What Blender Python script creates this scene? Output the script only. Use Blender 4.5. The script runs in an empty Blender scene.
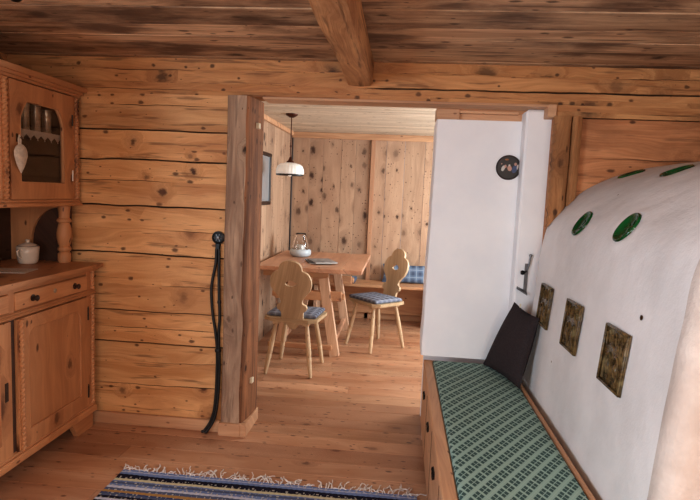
import bpy, math, random
from mathutils import Vector, Matrix, noise
R = math.radians
PI = math.pi
random.seed(7)
scene = bpy.context.scene
col = scene.collection

# ------------------------------------------------------------------ mesh helper
class MB:
    def __init__(s):
        s.v = []; s.f = []; s.t = []; s.c = []; s.m = Matrix.Identity(4)
    def add(s, vs, fs, tone=0.0, crk=None):
        b = len(s.v)
        for i, p in enumerate(vs):
            s.v.append(tuple(s.m @ Vector(p)))
            s.t.append(tone[i] if isinstance(tone, list) else tone)
            s.c.append(crk[i] if crk else 0.0)
        s.f += [tuple(b + i for i in f) for f in fs]
        return s
    def box(s, x0, x1, y0, y1, z0, z1, bev=0.003, tone=0.0, M=None):
        if x1 < x0: x0, x1 = x1, x0
        if y1 < y0: y0, y1 = y1, y0
        if z1 < z0: z0, z1 = z1, z0
        b = min(bev, (x1-x0)*.45, (y1-y0)*.45, (z1-z0)*.45)
        lo = (x0, y0, z0); hi = (x1, y1, z1)
        vs = []; idx = {}
        for sx in (0, 1):
            for sy in (0, 1):
                for sz in (0, 1):
                    S = (sx, sy, sz)
                    for ax in range(3):
                        p = [0, 0, 0]
                        for k in range(3):
                            e = hi[k] if S[k] else lo[k]
                            if k != ax: e += -b if S[k] else b
                            p[k] = e
                        idx[(S, ax)] = len(vs); vs.append(p)
        fs = []
        def quad(q):
            # orient outward
            c = Vector(((x0+x1)/2, (y0+y1)/2, (z0+z1)/2))
            P = [Vector(vs[i]) for i in q]
            n = (P[1]-P[0]).cross(P[2]-P[0])
            m = sum(P, Vector())/len(P) - c
            fs.append(tuple(q) if n.dot(m) > 0 else tuple(reversed(q)))
        for ax in range(3):
            a, d = [k for k in range(3) if k != ax]
            for sd in (0, 1):
                q = []
                for (u, w) in ((0, 0), (1, 0), (1, 1), (0, 1)):
                    S = [0, 0, 0]; S[ax] = sd; S[a] = u; S[d] = w
                    q.append(idx[(tuple(S), ax)])
                quad(q)
            # edges parallel to ax
            for (u, w) in ((0, 0), (0, 1), (1, 0), (1, 1)):
                A = [0, 0, 0]; A[a] = u; A[d] = w; B = A[:]; B[ax] = 1
                A = tuple(A); B = tuple(B)
                quad([idx[(A, a)], idx[(A, d)], idx[(B, d)], idx[(B, a)]])
        for sx in (0, 1):
            for sy in (0, 1):
                for sz in (0, 1):
                    S = (sx, sy, sz); quad([idx[(S, 0)], idx[(S, 1)], idx[(S, 2)]])
        if M is not None: vs = [tuple(M @ Vector(p)) for p in vs]
        s.add(vs, fs, tone); return s
    def lathe(s, prof, c=(0, 0, 0), n=24, M=None, flute=0, fa=0.0, tone=0.0, cap=True):
        vs = []; fs = []
        for (r, z) in prof:
            for k in range(n):
                a = 2*PI*k/n
                rr = r*(1 + (fa*abs(math.sin(flute*a/2)) if flute else 0))
                vs.append((rr*math.cos(a), rr*math.sin(a), z))
        L = len(prof)
        for i in range(L-1):
            for k in range(n):
                k2 = (k+1) % n
                fs.append((i*n+k, i*n+k2, (i+1)*n+k2, (i+1)*n+k))
        if cap:
            if prof[0][0] > 1e-4: fs.append(tuple(reversed(range(n))))
            if prof[-1][0] > 1e-4: fs.append(tuple((L-1)*n+k for k in range(n)))
        T = Matrix.Translation(c)
        if M is not None: T = T @ M
        s.add([tuple(T @ Vector(p)) for p in vs], fs, tone); return s
    def tube(s, pts, r, n=8, cap=True, tone=0.0):
        pts = [Vector(p) for p in pts]; vs = []; fs = []
        up = Vector((0.13, 0.31, 0.94))
        pd = None
        for i, p in enumerate(pts):
            d = (pts[min(i+1, len(pts)-1)] - pts[max(i-1, 0)])
            if d.length < 1e-9: d = Vector((0, 0, 1))
            d.normalize()
            if pd is None:
                x = d.cross(up)
                if x.length < .1: x = d.cross(Vector((1, 0, 0)))
            else:
                x = px_ - d*px_.dot(d)
            x.normalize(); y = d.cross(x); px_ = x; pd = d
            rr = r[i] if isinstance(r, (list, tuple)) else r
            for k in range(n):
                a = 2*PI*k/n
                vs.append(p + x*math.cos(a)*rr + y*math.sin(a)*rr)
        for i in range(len(pts)-1):
            for k in range(n):
                k2 = (k+1) % n
                fs.append((i*n+k, i*n+k2, (i+1)*n+k2, (i+1)*n+k))
        if cap:
            fs.append(tuple(reversed(range(n)))); fs.append(tuple((len(pts)-1)*n+k for k in range(n)))
        s.add([tuple(v) for v in vs], fs, tone); return s
    def prism(s, outline, y0, y1, M=None, tone=0.0, holes=None, bev=0.0):
        """outline in (x,z), extruded along y; holes allowed (curve fill)"""
        cu = bpy.data.curves.new('tmp', 'CURVE'); cu.dimensions = '2D'; cu.fill_mode = 'BOTH'
        cu.extrude = max(abs(y1-y0)/2 - bev, 1e-4); cu.bevel_depth = bev; cu.bevel_resolution = 1
        cu.offset = -bev
        for o in [outline] + (holes or []):
            sp = cu.splines.new('POLY'); sp.points.add(len(o)-1)
            for p, (x, z) in zip(sp.points, o): p.co = (x, z, 0, 1)
            sp.use_cyclic_u = True
        ob = bpy.data.objects.new('tmp', cu)
        me = ob.to_mesh()
        T = Matrix.Translation((0, (y0+y1)/2, 0)) @ Matrix.Rotation(PI/2, 4, 'X')
        if M is not None: T = M @ T
        s.add([tuple(T @ v.co) for v in me.vertices], [tuple(p.vertices) for p in me.polygons], tone)
        ob.to_mesh_clear(); bpy.data.objects.remove(ob); bpy.data.curves.remove(cu)
        return s
    def build(s, name, mat, parent=None, smooth=None):
        me = bpy.data.meshes.new(name)
        vs = s.v
        if parent is not None:
            I = W[parent.name].inverted()
            vs = [tuple(I @ Vector(p)) for p in vs]
        me.from_pydata(vs, [], s.f); me.update()
        a = me.attributes.new('tone', 'FLOAT', 'POINT'); a.data.foreach_set('value', s.t)
        a = me.attributes.new('crk', 'FLOAT', 'POINT'); a.data.foreach_set('value', s.c)
        if isinstance(mat, (list, tuple)):
            for m in mat: me.materials.append(m)
        else: me.materials.append(mat)
        if smooth:
            for p in me.polygons: p.use_smooth = True
            try: me.set_sharp_from_angle(angle=R(smooth))
            except Exception: pass
        o = bpy.data.objects.new(name, me); col.objects.link(o)
        if parent is not None:
            o.parent = parent; W[o.name] = W[parent.name].copy()
        else: W[o.name] = Matrix.Identity(4)
        return o
W = {}

def tag(o, label=None, cat=None, group=None, kind=None):
    if label: o['label'] = label
    if cat: o['category'] = cat
    if group: o['group'] = group
    if kind: o['kind'] = kind
    return o
def thing(name, label, cat, loc=(0, 0, 0), rz=0.0, group=None):
    o = bpy.data.objects.new(name, None); col.objects.link(o)
    o.empty_display_size = .1
    o.location = loc; o.rotation_euler = (0, 0, rz)
    W[o.name] = Matrix.Translation(loc) @ Matrix.Rotation(rz, 4, 'Z')
    return tag(o, label, cat, group)
def struct(o): o['kind'] = 'structure'; return o
def copy_thing(src, loc, rz, label):
    r = src.copy(); col.objects.link(r); r.location = loc; r.rotation_euler = (0, 0, rz)
    r['label'] = label
    for ch in list(src.children):
        c = ch.copy(); col.objects.link(c); c.parent = r
        for g in list(ch.children):
            d = g.copy(); col.objects.link(d); d.parent = c
    return r

# ------------------------------------------------------------------ materials
def srgb(r, g, b):
    f = lambda c: (c/255/12.92) if c/255 <= .04045 else ((c/255+.055)/1.055)**2.4
    return (f(r), f(g), f(b), 1)
class NT:
    def __init__(s, name):
        s.m = bpy.data.materials.new(name); s.m.use_nodes = True
        s.t = s.m.node_tree; s.n = s.t.nodes; s.l = s.t.links
        s.b = s.n['Principled BSDF']
    def node(s, ty, **kw):
        n = s.n.new(ty)
        for k, v in kw.items():
            if k.startswith('i_'):
                n.inputs[k[2:].replace('_', ' ')].default_value = v
            else: setattr(n, k, v)
        return n
    def link(s, a, b): s.l.new(a, b)
    def math(s, op, a, b=None, c=None, clamp=False):
        n = s.n.new('ShaderNodeMath'); n.operation = op; n.use_clamp = clamp
        for i, x in enumerate((a, b, c)):
            if x is None: continue
            if isinstance(x, (int, float)): n.inputs[i].default_value = x
            else: s.link(x, n.inputs[i])
        return n.outputs[0]
    def mix(s, fac, a, b, mode='MIX'):
        n = s.n.new('ShaderNodeMix'); n.data_type = 'RGBA'; n.blend_type = mode
        for i, x in ((0, fac), (6, a), (7, b)):
            if isinstance(x, (int, float)): n.inputs[i].default_value = x
            elif isinstance(x, tuple): n.inputs[i].default_value = x
            else: s.link(x, n.inputs[i])
        return n.outputs[2]
    def comb(s, x, y, z):
        n = s.n.new('ShaderNodeCombineXYZ')
        for i, v in enumerate((x, y, z)):
            if isinstance(v, (int, float)): n.inputs[i].default_value = v
            else: s.link(v, n.inputs[i])
        return n.outputs[0]
    def noise(s, vec, scale, detail=2, rough=.5, dim='3D'):
        n = s.n.new('ShaderNodeTexNoise'); n.noise_dimensions = dim
        n.inputs['Scale'].default_value = scale; n.inputs['Detail'].default_value = detail
        n.inputs['Roughness'].default_value = rough
        s.link(vec, n.inputs['Vector']); return n.outputs[0]
    def ramp(s, fac, lo, hi):
        n = s.n.new('ShaderNodeMapRange'); n.interpolation_type = 'SMOOTHSTEP'
        n.inputs['From Min'].default_value = lo; n.inputs['From Max'].default_value = hi
        s.link(fac, n.inputs['Value']); return n.outputs[0]
    def bump(s, h, strength, dist=.01):
        n = s.n.new('ShaderNodeBump'); n.inputs['Strength'].default_value = strength
        n.inputs['Distance'].default_value = dist
        s.link(h, n.inputs['Height']); s.link(n.outputs[0], s.b.inputs['Normal'])

def wood(name, light, dark, axis='x', knots=.5, kscale=4.0, krad=.12, kdark=(50, 26, 14), rough=.55,
         kasp=.62, kst=.9, patina=0.0, pcol=(50, 32, 24), bump=.25, grain=14.0, tonevar=.25, pins=.3, spec=.35, coat=0.0, pasp=.45, streak=0.0, sat=.86, tint=None):
    t = NT(name)
    tc = t.node('ShaderNodeTexCoord'); sp = t.node('ShaderNodeSeparateXYZ'); t.link(tc.outputs['Object'], sp.inputs[0])
    at = t.node('ShaderNodeAttribute', attribute_name='tone'); tone = at.outputs['Fac']
    ck = t.node('ShaderNodeAttribute', attribute_name='crk'); crk = ck.outputs['Fac']
    i = 'xyz'.index(axis); o = [k for k in range(3) if k != i]
    along = sp.outputs[i]; cross = t.math('ADD', sp.outputs[o[0]], t.math('MULTIPLY', sp.outputs[o[1]], .93))
    along = t.math('ADD', along, t.math('MULTIPLY', tone, 37.3))
    cr0 = t.math('ADD', cross, t.math('MULTIPLY', tone, 11.7))
    # low freq warp
    wv = t.comb(t.math('MULTIPLY', along, 1.3), t.math('MULTIPLY', cr0, 5.0), 0)
    wn = t.noise(wv, 1.0, 2)
    # knots
    kv = t.comb(t.math('MULTIPLY', along, kscale*kasp), t.math('MULTIPLY', cr0, kscale), 0)
    vo = t.node('ShaderNodeTexVoronoi', voronoi_dimensions='2D'); vo.inputs['Scale'].default_value = 1.0
    t.link(kv, vo.inputs['Vector'])
    vc = t.node('ShaderNodeSeparateXYZ'); t.link(vo.outputs['Color'], vc.inputs[0])
    d = t.math('ADD', vo.outputs['Distance'], t.math('MULTIPLY', t.math('SUBTRACT', t.noise(t.comb(t.math('MULTIPLY', along, kscale*.7), t.math('MULTIPLY', cr0, kscale*1.3), 1.1), 4.5, 4, .7), .5), krad*1.5))
    has = t.math('GREATER_THAN', vc.outputs[0], 1-knots)
    rad = t.math('MULTIPLY', t.math('ADD', t.math('MULTIPLY', vc.outputs[1], .8), .25), krad)
    q = t.math('DIVIDE', d, rad)
    km = t.math('MULTIPLY', t.math('SUBTRACT', 1.0, t.ramp(q, .35, 1.2)), has)
    halo = t.math('MULTIPLY', t.math('SUBTRACT', 1.0, t.ramp(q, .6, 3.2)), has)
    # pins
    pv = t.comb(t.math('MULTIPLY', along, kscale*5.5*pasp), t.math('MULTIPLY', cr0, kscale*5.5), 3.3)
    v2 = t.node('ShaderNodeTexVoronoi', voronoi_dimensions='2D'); v2.inputs['Scale'].default_value = 1.0
    t.link(pv, v2.inputs['Vector'])
    pc = t.node('ShaderNodeSeparateXYZ'); t.link(v2.outputs['Color'], pc.inputs[0])
    pd = t.math('ADD', v2.outputs['Distance'], t.math('MULTIPLY', t.math('SUBTRACT', t.noise(pv, 3.0, 3), .5), .22))
    clus = t.ramp(t.noise(t.comb(along, t.math('MULTIPLY', cr0, 2.0), 8.1), 2.2, 2), .35, .65)
    pr = t.math('ADD', .03, t.math('MULTIPLY', pc.outputs[1], t.math('MULTIPLY', pc.outputs[1], .24)))
    pm = t.math('MULTIPLY', t.math('SUBTRACT', 1.0, t.ramp(t.math('DIVIDE', pd, pr), .5, 1.3)), t.math('GREATER_THAN', t.math('ADD', pc.outputs[0], t.math('MULTIPLY', clus, .35)), 1.2-pins*.5))
    # grain bands, displaced by warp + knots
    g = t.math('ADD', t.math('MULTIPLY', cr0, grain), t.math('ADD', t.math('MULTIPLY', wn, 2.4), t.math('MULTIPLY', halo, 1.3)))
    gv = t.comb(t.math('MULTIPLY', along, .9), g, 0)
    band = t.noise(gv, 1.0, 3, .6)
    fv = t.comb(t.math('MULTIPLY', along, 3.0), t.math('MULTIPLY', g, 7.0), 0)
    fib = t.noise(fv, 1.0, 2, .6)
    m = t.ramp(t.math('ADD', t.math('MULTIPLY', band, .7), t.math('MULTIPLY', fib, .3)), .33, .67)
    c = t.mix(m, srgb(*dark), srgb(*light))
    if tint:
        w2 = t.node('ShaderNodeTexWhiteNoise', noise_dimensions='1D'); t.link(t.math('ADD', tone, 4.7), w2.inputs['W'])
        c = t.mix(t.math('MULTIPLY', w2.outputs['Value'], .75), c, srgb(*tint))
        c = t.mix(.35, c, t.mix(m, srgb(*dark), srgb(*light)))
    if streak > 0:
        st = t.noise(t.comb(t.math('MULTIPLY', along, 2.6), t.math('MULTIPLY', cr0, 38), 2.2), 1.0, 3, .6)
        c = t.mix(t.math('MULTIPLY', t.ramp(st, .57, .67), streak), c, srgb(*kdark))
    c = t.mix(t.math('MULTIPLY', halo, .35), c, srgb(*[int(a*.6+b*.4) for a, b in zip(dark, kdark)]))
    c = t.mix(t.math('MULTIPLY', pm, .8), c, srgb(*kdark))
    c = t.mix(t.math('MULTIPLY', km, t.math('MULTIPLY', t.math('ADD', t.math('MULTIPLY', vc.outputs[2], .7), .4), kst, clamp=True)), c, srgb(*kdark))
    if patina > 0:
        pn = t.noise(t.comb(t.math('MULTIPLY', along, 1.6), t.math('MULTIPLY', cr0, 4.2), 5.5), 1.0, 5, .62)
        c = t.mix(t.math('MULTIPLY', t.ramp(pn, .42, .68), patina), c, srgb(*pcol))
    # per board brightness
    hs = t.node('ShaderNodeHueSaturation'); hs.inputs['Saturation'].default_value = sat; t.link(c, hs.inputs['Color'])
    wt = t.node('ShaderNodeTexWhiteNoise', noise_dimensions='1D'); t.link(tone, wt.inputs['W'])
    t.link(t.math('ADD', 1-tonevar/2, t.math('MULTIPLY', wt.outputs['Value'], tonevar)), hs.inputs['Value'])
    c = t.mix(t.math('MULTIPLY', crk, .96, clamp=True), hs.outputs[0], srgb(18, 9, 5))
    t.link(c, t.b.inputs['Base Color'])
    t.link(t.math('ADD', rough-.08, t.math('MULTIPLY', fib, .2)), t.b.inputs['Roughness'])
    t.b.inputs['Specular IOR Level'].default_value = spec
    if coat: t.b.inputs['Coat Weight'].default_value = coat; t.b.inputs['Coat Roughness'].default_value = .3
    t.bump(t.math('SUBTRACT', t.math('ADD', fib, t.math('MULTIPLY', band, .8)), t.math('MULTIPLY', km, .5)), bump, .004)
    return t.m

def plain(name, rgb, rough=.5, metal=0.0, var=0.0, vscale=20, bump=0.0, trans=0.0, spec=.5, emis=None, rgb2=None):
    t = NT(name)
    t.b.inputs['Roughness'].default_value = rough; t.b.inputs['Metallic'].default_value = metal
    t.b.inputs['Specular IOR Level'].default_value = spec
    tc = t.node('ShaderNodeTexCoord'); n = t.noise(tc.outputs['Object'], vscale, 4, .6)
    c2 = rgb2 or tuple(max(0, int(x*(1-max(var, .03)))) for x in rgb)
    t.link(t.mix(t.ramp(n, .3, .7), srgb(*c2), srgb(*rgb)), t.b.inputs['Base Color'])
    if bump: t.bump(n, bump, .005)
    if trans: t.b.inputs['Transmission Weight'].default_value = trans; t.b.inputs['IOR'].default_value = 1.45
    if emis:
        t.b.inputs['Emission Color'].default_value = srgb(*emis[0]); t.b.inputs['Emission Strength'].default_value = emis[1]
    return t.m

def plaster(name, c1, c2, bumps=.35, scale=3.0):
    t = NT(name); tc = t.node('ShaderNodeTexCoord'); v = tc.outputs['Object']
    a = t.noise(v, scale, 4, .6); b = t.noise(v, 11, 5, .65); c = t.noise(v, 60, 3, .6)
    col_ = t.mix(t.ramp(a, .35, .68), srgb(*c1), srgb(*c2))
    spk = t.node('ShaderNodeTexVoronoi'); spk.inputs['Scale'].default_value = 5.0; t.link(v, spk.inputs['Vector'])
    col_ = t.mix(t.math('MULTIPLY', t.math('LESS_THAN', spk.outputs['Distance'], .028), .8), col_, srgb(120, 95, 70))
    t.link(col_, t.b.inputs['Base Color']); t.b.inputs['Roughness'].default_value = .8
    t.b.inputs['Specular IOR Level'].default_value = .25
    t.bump(t.math('ADD', t.math('MULTIPLY', b, 1.0), t.math('MULTIPLY', c, .15)), bumps, .02)
    return t.m

def plaid(name, base, s1, s2, line, per=.07, ax=(0, 1)):
    t = NT(name); tc = t.node('ShaderNodeTexCoord'); sp = t.node('ShaderNodeSeparateXYZ'); t.link(tc.outputs['Object'], sp.inputs[0])
    def stripe(c, lo, hi, off=0):
        f = t.math('FRACT', t.math('ADD', t.math('DIVIDE', c, per), off))
        return t.math('MULTIPLY', t.math('GREATER_THAN', f, lo), t.math('LESS_THAN', f, hi))
    u, v = sp.outputs[ax[0]], sp.outputs[ax[1]]
    c = t.mix(t.math('MULTIPLY', t.math('ADD', stripe(u, .0, .45), stripe(v, .0, .45)), .5), srgb(*base), srgb(*s1))
    c = t.mix(t.math('MULTIPLY', t.math('MULTIPLY', stripe(u, .0, .45), stripe(v, .0, .45)), .7), c, srgb(*s2))
    c = t.mix(t.math('MULTIPLY', t.math('MAXIMUM', stripe(u, .68, .76), stripe(v, .68, .76)), .75), c, srgb(*line))
    w = t.noise(tc.outputs['Object'], 350, 2)
    c = t.mix(.25, c, t.mix(w, srgb(*s2), srgb(*line)))
    t.link(c, t.b.inputs['Base Color']); t.b.inputs['Roughness'].default_value = .95
    t.b.inputs['Specular IOR Level'].default_value = .1; t.bump(w, .3, .002)
    return t.m

M = {}
M['log'] = wood('log wood', (228, 177, 122), (196, 139, 84), 'x', streak=.5, pasp=.55, sat=.97, knots=.5, kscale=4.2, krad=.18, kasp=.9, kst=1.0, kdark=(66, 32, 18), patina=.35, pcol=(160, 100, 58), bump=.5, rough=.6, grain=11, tonevar=.26, pins=.6)
M['beam'] = wood('beam wood', (218, 162, 108), (178, 121, 74), 'x', streak=.5, sat=1.0, knots=.5, kscale=4.0, krad=.22, kasp=.85, kst=1.0, kdark=(52, 28, 18), patina=.45, pcol=(136, 82, 48), bump=.5, rough=.6, grain=10, tonevar=.12, pins=.7, pasp=.7)
M['logr'] = wood('log wood right', (212, 150, 104), (170, 110, 70), 'x', streak=.4, sat=1.0, knots=.5, kscale=3.6, krad=.2, kasp=.8, kst=.9, kdark=(60, 30, 18), patina=.5, pcol=(120, 72, 42), bump=.4, rough=.6, pins=.5)
M['ceil'] = wood('ceiling boards', (226, 188, 148), (176, 134, 98), 'x', streak=.6, sat=.95, knots=.5, kscale=3.6, krad=.16, patina=.95, pcol=(100, 70, 50), bump=.6, rough=.7, grain=14, tonevar=.4, pins=.6, pasp=.5)
M['joist'] = wood('joist wood', (222, 172, 122), (170, 118, 76), 'y', streak=.5, knots=.35, kscale=3.5, krad=.15, patina=.6, pcol=(130, 86, 54), bump=1.0, rough=.7, grain=14, sat=1.0)
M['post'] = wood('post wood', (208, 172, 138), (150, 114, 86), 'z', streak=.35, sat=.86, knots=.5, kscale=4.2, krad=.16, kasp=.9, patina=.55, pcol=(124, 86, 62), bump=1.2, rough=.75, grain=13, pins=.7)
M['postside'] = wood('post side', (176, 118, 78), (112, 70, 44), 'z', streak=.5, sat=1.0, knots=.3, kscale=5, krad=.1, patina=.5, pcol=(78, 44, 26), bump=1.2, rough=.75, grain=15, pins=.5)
M['floor'] = wood('floor boards', (204, 162, 130), (176, 128, 94), 'x', tint=(138, 82, 56), sat=.98, pasp=.5, knots=.42, kscale=5.0, krad=.10, kdark=(74, 34, 24), kst=1.0, patina=.3, pcol=(146, 92, 66), bump=.08, rough=.32, grain=8, tonevar=.36, pins=.75, spec=.5)
M['panel'] = wood('stone pine panel', (204, 166, 132), (180, 140, 108), 'z', sat=.86, pasp=.9, tint=(160, 122, 94), knots=.7, kscale=6.0, krad=.2, kdark=(64, 36, 24), kst=1.0, patina=.3, pcol=(146, 104, 74), bump=.15, rough=.55, grain=9, tonevar=.2, pins=.6)
M['ceil2'] = wood('dining ceiling boards', (222, 200, 168), (192, 166, 132), 'x', sat=.7, streak=.3, knots=.4, kscale=5.5, krad=.1, kdark=(120, 84, 56), bump=.15, rough=.6, tonevar=.2, pins=.4)
M['trim'] = wood('pale trim', (212, 160, 112), (186, 130, 84), 'x', knots=.15, kscale=5, krad=.07, kdark=(130, 80, 50), bump=.15, rough=.5, pins=.1)
M['trimz'] = wood('pale batten', (204, 150, 108), (180, 124, 84), 'z', knots=.2, kscale=5, krad=.07, kdark=(130, 80, 50), bump=.15, rough=.5, pins=.1)
M['cab'] = wood('cabinet pine', (208, 150, 102), (182, 124, 80), 'z', sat=.96, knots=.5, kscale=5.0, krad=.2, kst=1.0, kdark=(66, 30, 18), bump=.08, rough=.45, grain=8, pins=.06, tonevar=.06)
M['caby'] = wood('cabinet pine rail', (208, 150, 102), (180, 122, 78), 'y', sat=.96, knots=.3, kscale=5, krad=.12, kdark=(80, 40, 24), bump=.08, rough=.45, grain=8, pins=.1)
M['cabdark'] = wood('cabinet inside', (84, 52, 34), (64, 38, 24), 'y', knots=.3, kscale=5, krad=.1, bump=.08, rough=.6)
M['timber'] = wood('split timber', (210, 158, 112), (164, 114, 76), 'z', streak=.4, sat=1.05, knots=.35, kscale=5, krad=.12, patina=.5, pcol=(98, 60, 38), bump=.9, rough=.7, grain=18, tonevar=.3)
M['tablex'] = wood('table top wood', (210, 156, 118), (186, 128, 92), 'y', sat=.88, knots=.3, kscale=4, krad=.1, kdark=(120, 66, 40), bump=.06, rough=.35, grain=9, tonevar=.15, pins=.1)
M['tableleg'] = wood('table leg wood', (226, 184, 146), (198, 150, 112), 'z', knots=.3, kscale=5, krad=.1, kdark=(110, 64, 40), bump=.1, rough=.5)
M['chair'] = wood('chair beech', (214, 182, 140), (178, 144, 104), 'z', knots=.15, kscale=6, krad=.08, kdark=(120, 78, 44), bump=.08, rough=.42, grain=14, pins=.1)
M['chairx'] = wood('chair seat beech', (200, 168, 126), (170, 136, 94), 'x', knots=.1, kscale=6, krad=.08, kdark=(120, 78, 44), bump=.08, rough=.42, grain=14, pins=.1)
M['bench'] = wood('bench pine', (206, 152, 100), (178, 120, 74), 'y', knots=.4, kscale=5, krad=.1, kdark=(104, 58, 34), bump=.12, rough=.45, grain=10, pins=.2)
M['benchx'] = wood('bench pine end', (206, 152, 100), (178, 120, 74), 'x', knots=.4, kscale=5, krad=.1, kdark=(104, 58, 34), bump=.12, rough=.45, grain=10, pins=.2)
M['plaster'] = plaster('white plaster', (236, 236, 238), (244, 243, 243), .12, 2.0)
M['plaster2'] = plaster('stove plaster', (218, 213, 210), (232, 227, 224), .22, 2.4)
M['plaster3'] = plaster('stove end plaster', (190, 174, 164), (210, 197, 188), .45, 5.0)  # warm light on the near end put into a pinker, darker plaster colour
M['black'] = plain('black rubber', (16, 15, 16), .45, 0, .2)
M['blackm'] = plain('black iron', (24, 24, 25), .35, .6, .2)
M['steel'] = plain('grey steel', (128, 128, 130), .4, .9, .15)
M['brassd'] = plain('dark brass', (92, 66, 40), .4, .8, .3)
M['copper'] = plain('bronze fitting', (96, 52, 36), .35, .7, .2)
M['opal'] = plain('opal glass', (240, 238, 232), .25, 0, .03, emis=((255, 252, 246), .2))
M['darkrim'] = plain('dark rim', (30, 26, 26), .4)
M['porc'] = plain('porcelain', (226, 214, 200), .2, 0, .03)
M['ivory'] = plain('ivory fabric', (226, 212, 196), .8, 0, .12, 60, .3)
M['lace'] = plain('lace', (214, 202, 190), .9, 0, .15, 200, .3)
M['pewter'] = plain('pewter', (196, 180, 160), .35, .6, .25)
M['green'] = plain('green glaze', (14, 92, 42), .12, 0, .4, 8, rgb2=(6, 50, 22))
M['knob'] = plain('dark knob', (58, 36, 26), .35, 0, .2)
M['pillow'] = plain('dark brown linen', (62, 53, 54), .92, 0, .22, 180, .35, spec=.15)
M['fringe'] = plain('white cotton fringe', (236, 228, 222), .95, 0, .12, 80)
M['candle'] = plain('white wax', (232, 228, 222), .5, 0, .03)
M['pebble'] = plain('pale ceramic bowl', (200, 210, 218), .3, 0, .08)
M['paper'] = plain('paper', (224, 220, 214), .7)
M['cover1'] = plain('grey blue cover', (92, 104, 118), .35, 0, .5, 14)
M['cover2'] = plain('pale cover', (170, 176, 184), .35, 0, .4, 14)
M['framew'] = plain('dark frame wood', (48, 28, 22), .4, 0, .2)
M['mirror'] = plain('mirror glass', (196, 206, 214), .22, .55)
M['whitetag'] = plain('cream plastic', (226, 214, 188), .4)
M['red'] = plain('flesh paint', (196, 150, 132), .5)
M['bluep'] = plain('blue paint', (64, 78, 112), .5)
M['whitep'] = plain('white paint', (206, 198, 190), .5)
M['picdark'] = plain('dark varnished ground', (40, 28, 24), .4, 0, .4, 30)
M['hinge'] = plain('hinge iron', (70, 58, 50), .4, .7)

t = NT('clear glass'); t.b.inputs['Base Color'].default_value = (1, 1, 1, 1); t.b.inputs['Roughness'].default_value = .02
t.b.inputs['Transmission Weight'].default_value = 1; t.b.inputs['IOR'].default_value = 1.45
M['glass'] = t.m

# green bench cushion weave
t = NT('green cushion weave'); tc = t.node('ShaderNodeTexCoord'); sp = t.node('ShaderNodeSeparateXYZ'); t.link(tc.outputs['Object'], sp.inputs[0])
x, y = sp.outputs[0], sp.outputs[1]
per = .044
u = t.math('ADD', t.math('MULTIPLY', x, 19.4), t.math('MULTIPLY', y, 12.24))
v = t.math('SUBTRACT', t.math('MULTIPLY', x, 15.9), t.math('MULTIPLY', y, 11.0))
def sq(c, lo=.02, hi=.36):
    f = t.math('ABSOLUTE', t.math('SUBTRACT', t.math('FRACT', c), .5))   # 0 center .. .5 edge
    return t.math('MULTIPLY', t.ramp(f, lo, lo+.035), t.math('SUBTRACT', 1, t.ramp(f, hi, hi+.05)))
def ln(c, w):
    f = t.math('ABSOLUTE', t.math('SUBTRACT', t.math('FRACT', c), .5)); return t.ramp(f, .5-w, .5-w*.4)
dark = t.math('MULTIPLY', sq(u), sq(v, .015, .30))
weave = t.noise(tc.outputs['Object'], 420, 2)
c = t.mix(weave, srgb(138, 166, 156), srgb(164, 188, 178))
c = t.mix(t.math('MULTIPLY', t.math('MAXIMUM', ln(u, .03), ln(v, .03)), .25), c, srgb(190, 206, 190))
c = t.mix(t.math('MULTIPLY', dark, .9), c, srgb(46, 72, 72))
t.link(c, t.b.inputs['Base Color']); t.b.inputs['Roughness'].default_value = .95; t.b.inputs['Specular IOR Level'].default_value = .1
t.bump(weave, .25, .002); M['cushion'] = t.m

M['plaidgrey'] = plaid('grey blue plaid', (124, 130, 148), (78, 80, 98), (46, 46, 58), (178, 180, 190), .058)
M['plaidblue'] = plaid('blue plaid', (104, 124, 150), (66, 80, 108), (44, 54, 80), (170, 182, 196), .08, (0, 2))
M['plaidblueh'] = plaid('blue plaid seat', (104, 124, 150), (66, 80, 108), (44, 54, 80), (170, 182, 196), .08, (0, 1))

# rag rug
t = NT('rag rug weave'); tc = t.node('ShaderNodeTexCoord'); sp = t.node('ShaderNodeSeparateXYZ'); t.link(tc.outputs['Object'], sp.inputs[0])
nz = t.noise(t.comb(t.math('MULTIPLY', sp.outputs[0], 3.0), t.math('MULTIPLY', sp.outputs[1], 18), 0), 1.0, 2)
row = t.math('ADD', t.math('MULTIPLY', sp.outputs[1], 105.0), t.math('MULTIPLY', nz, .5))
ri = t.math('FLOOR', row)
wn = t.node('ShaderNodeTexWhiteNoise', noise_dimensions='1D'); t.link(t.math('FLOOR', t.math('MULTIPLY', ri, .55)), wn.inputs['W'])
cr = t.node('ShaderNodeValToRGB'); cr.color_ramp.interpolation = 'CONSTANT'; t.link(wn.outputs['Value'], cr.inputs[0])
cols = [(46, 62, 112), (206, 208, 222), (38, 36, 50), (186, 144, 86), (120, 138, 182), (222, 216, 208), (92, 100, 128), (140, 62, 78), (176, 184, 210), (214, 206, 172), (52, 72, 126), (96, 142, 152)]
el = cr.color_ramp.elements
while len(el) < len(cols): el.new(.5)
for k, cc in enumerate(cols): el[k].position = k/len(cols); el[k].color = srgb(*cc)
sn = t.noise(t.comb(t.math('MULTIPLY', sp.outputs[0], 60), ri, 0), 1.0, 2)
wn2 = t.node('ShaderNodeTexWhiteNoise', noise_dimensions='1D'); t.link(t.math('ADD', ri, 31.7), wn2.inputs['W'])
speck = t.math('MULTIPLY', t.math('GREATER_THAN', sn, .55), t.math('GREATER_THAN', wn2.outputs['Value'], .55))
c = t.mix(t.math('MULTIPLY', speck, .75), cr.outputs[0], srgb(206, 200, 186))
t.link(c, t.b.inputs['Base Color']); t.b.inputs['Roughness'].default_value = 1; t.b.inputs['Specular IOR Level'].default_value = .05
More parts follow.
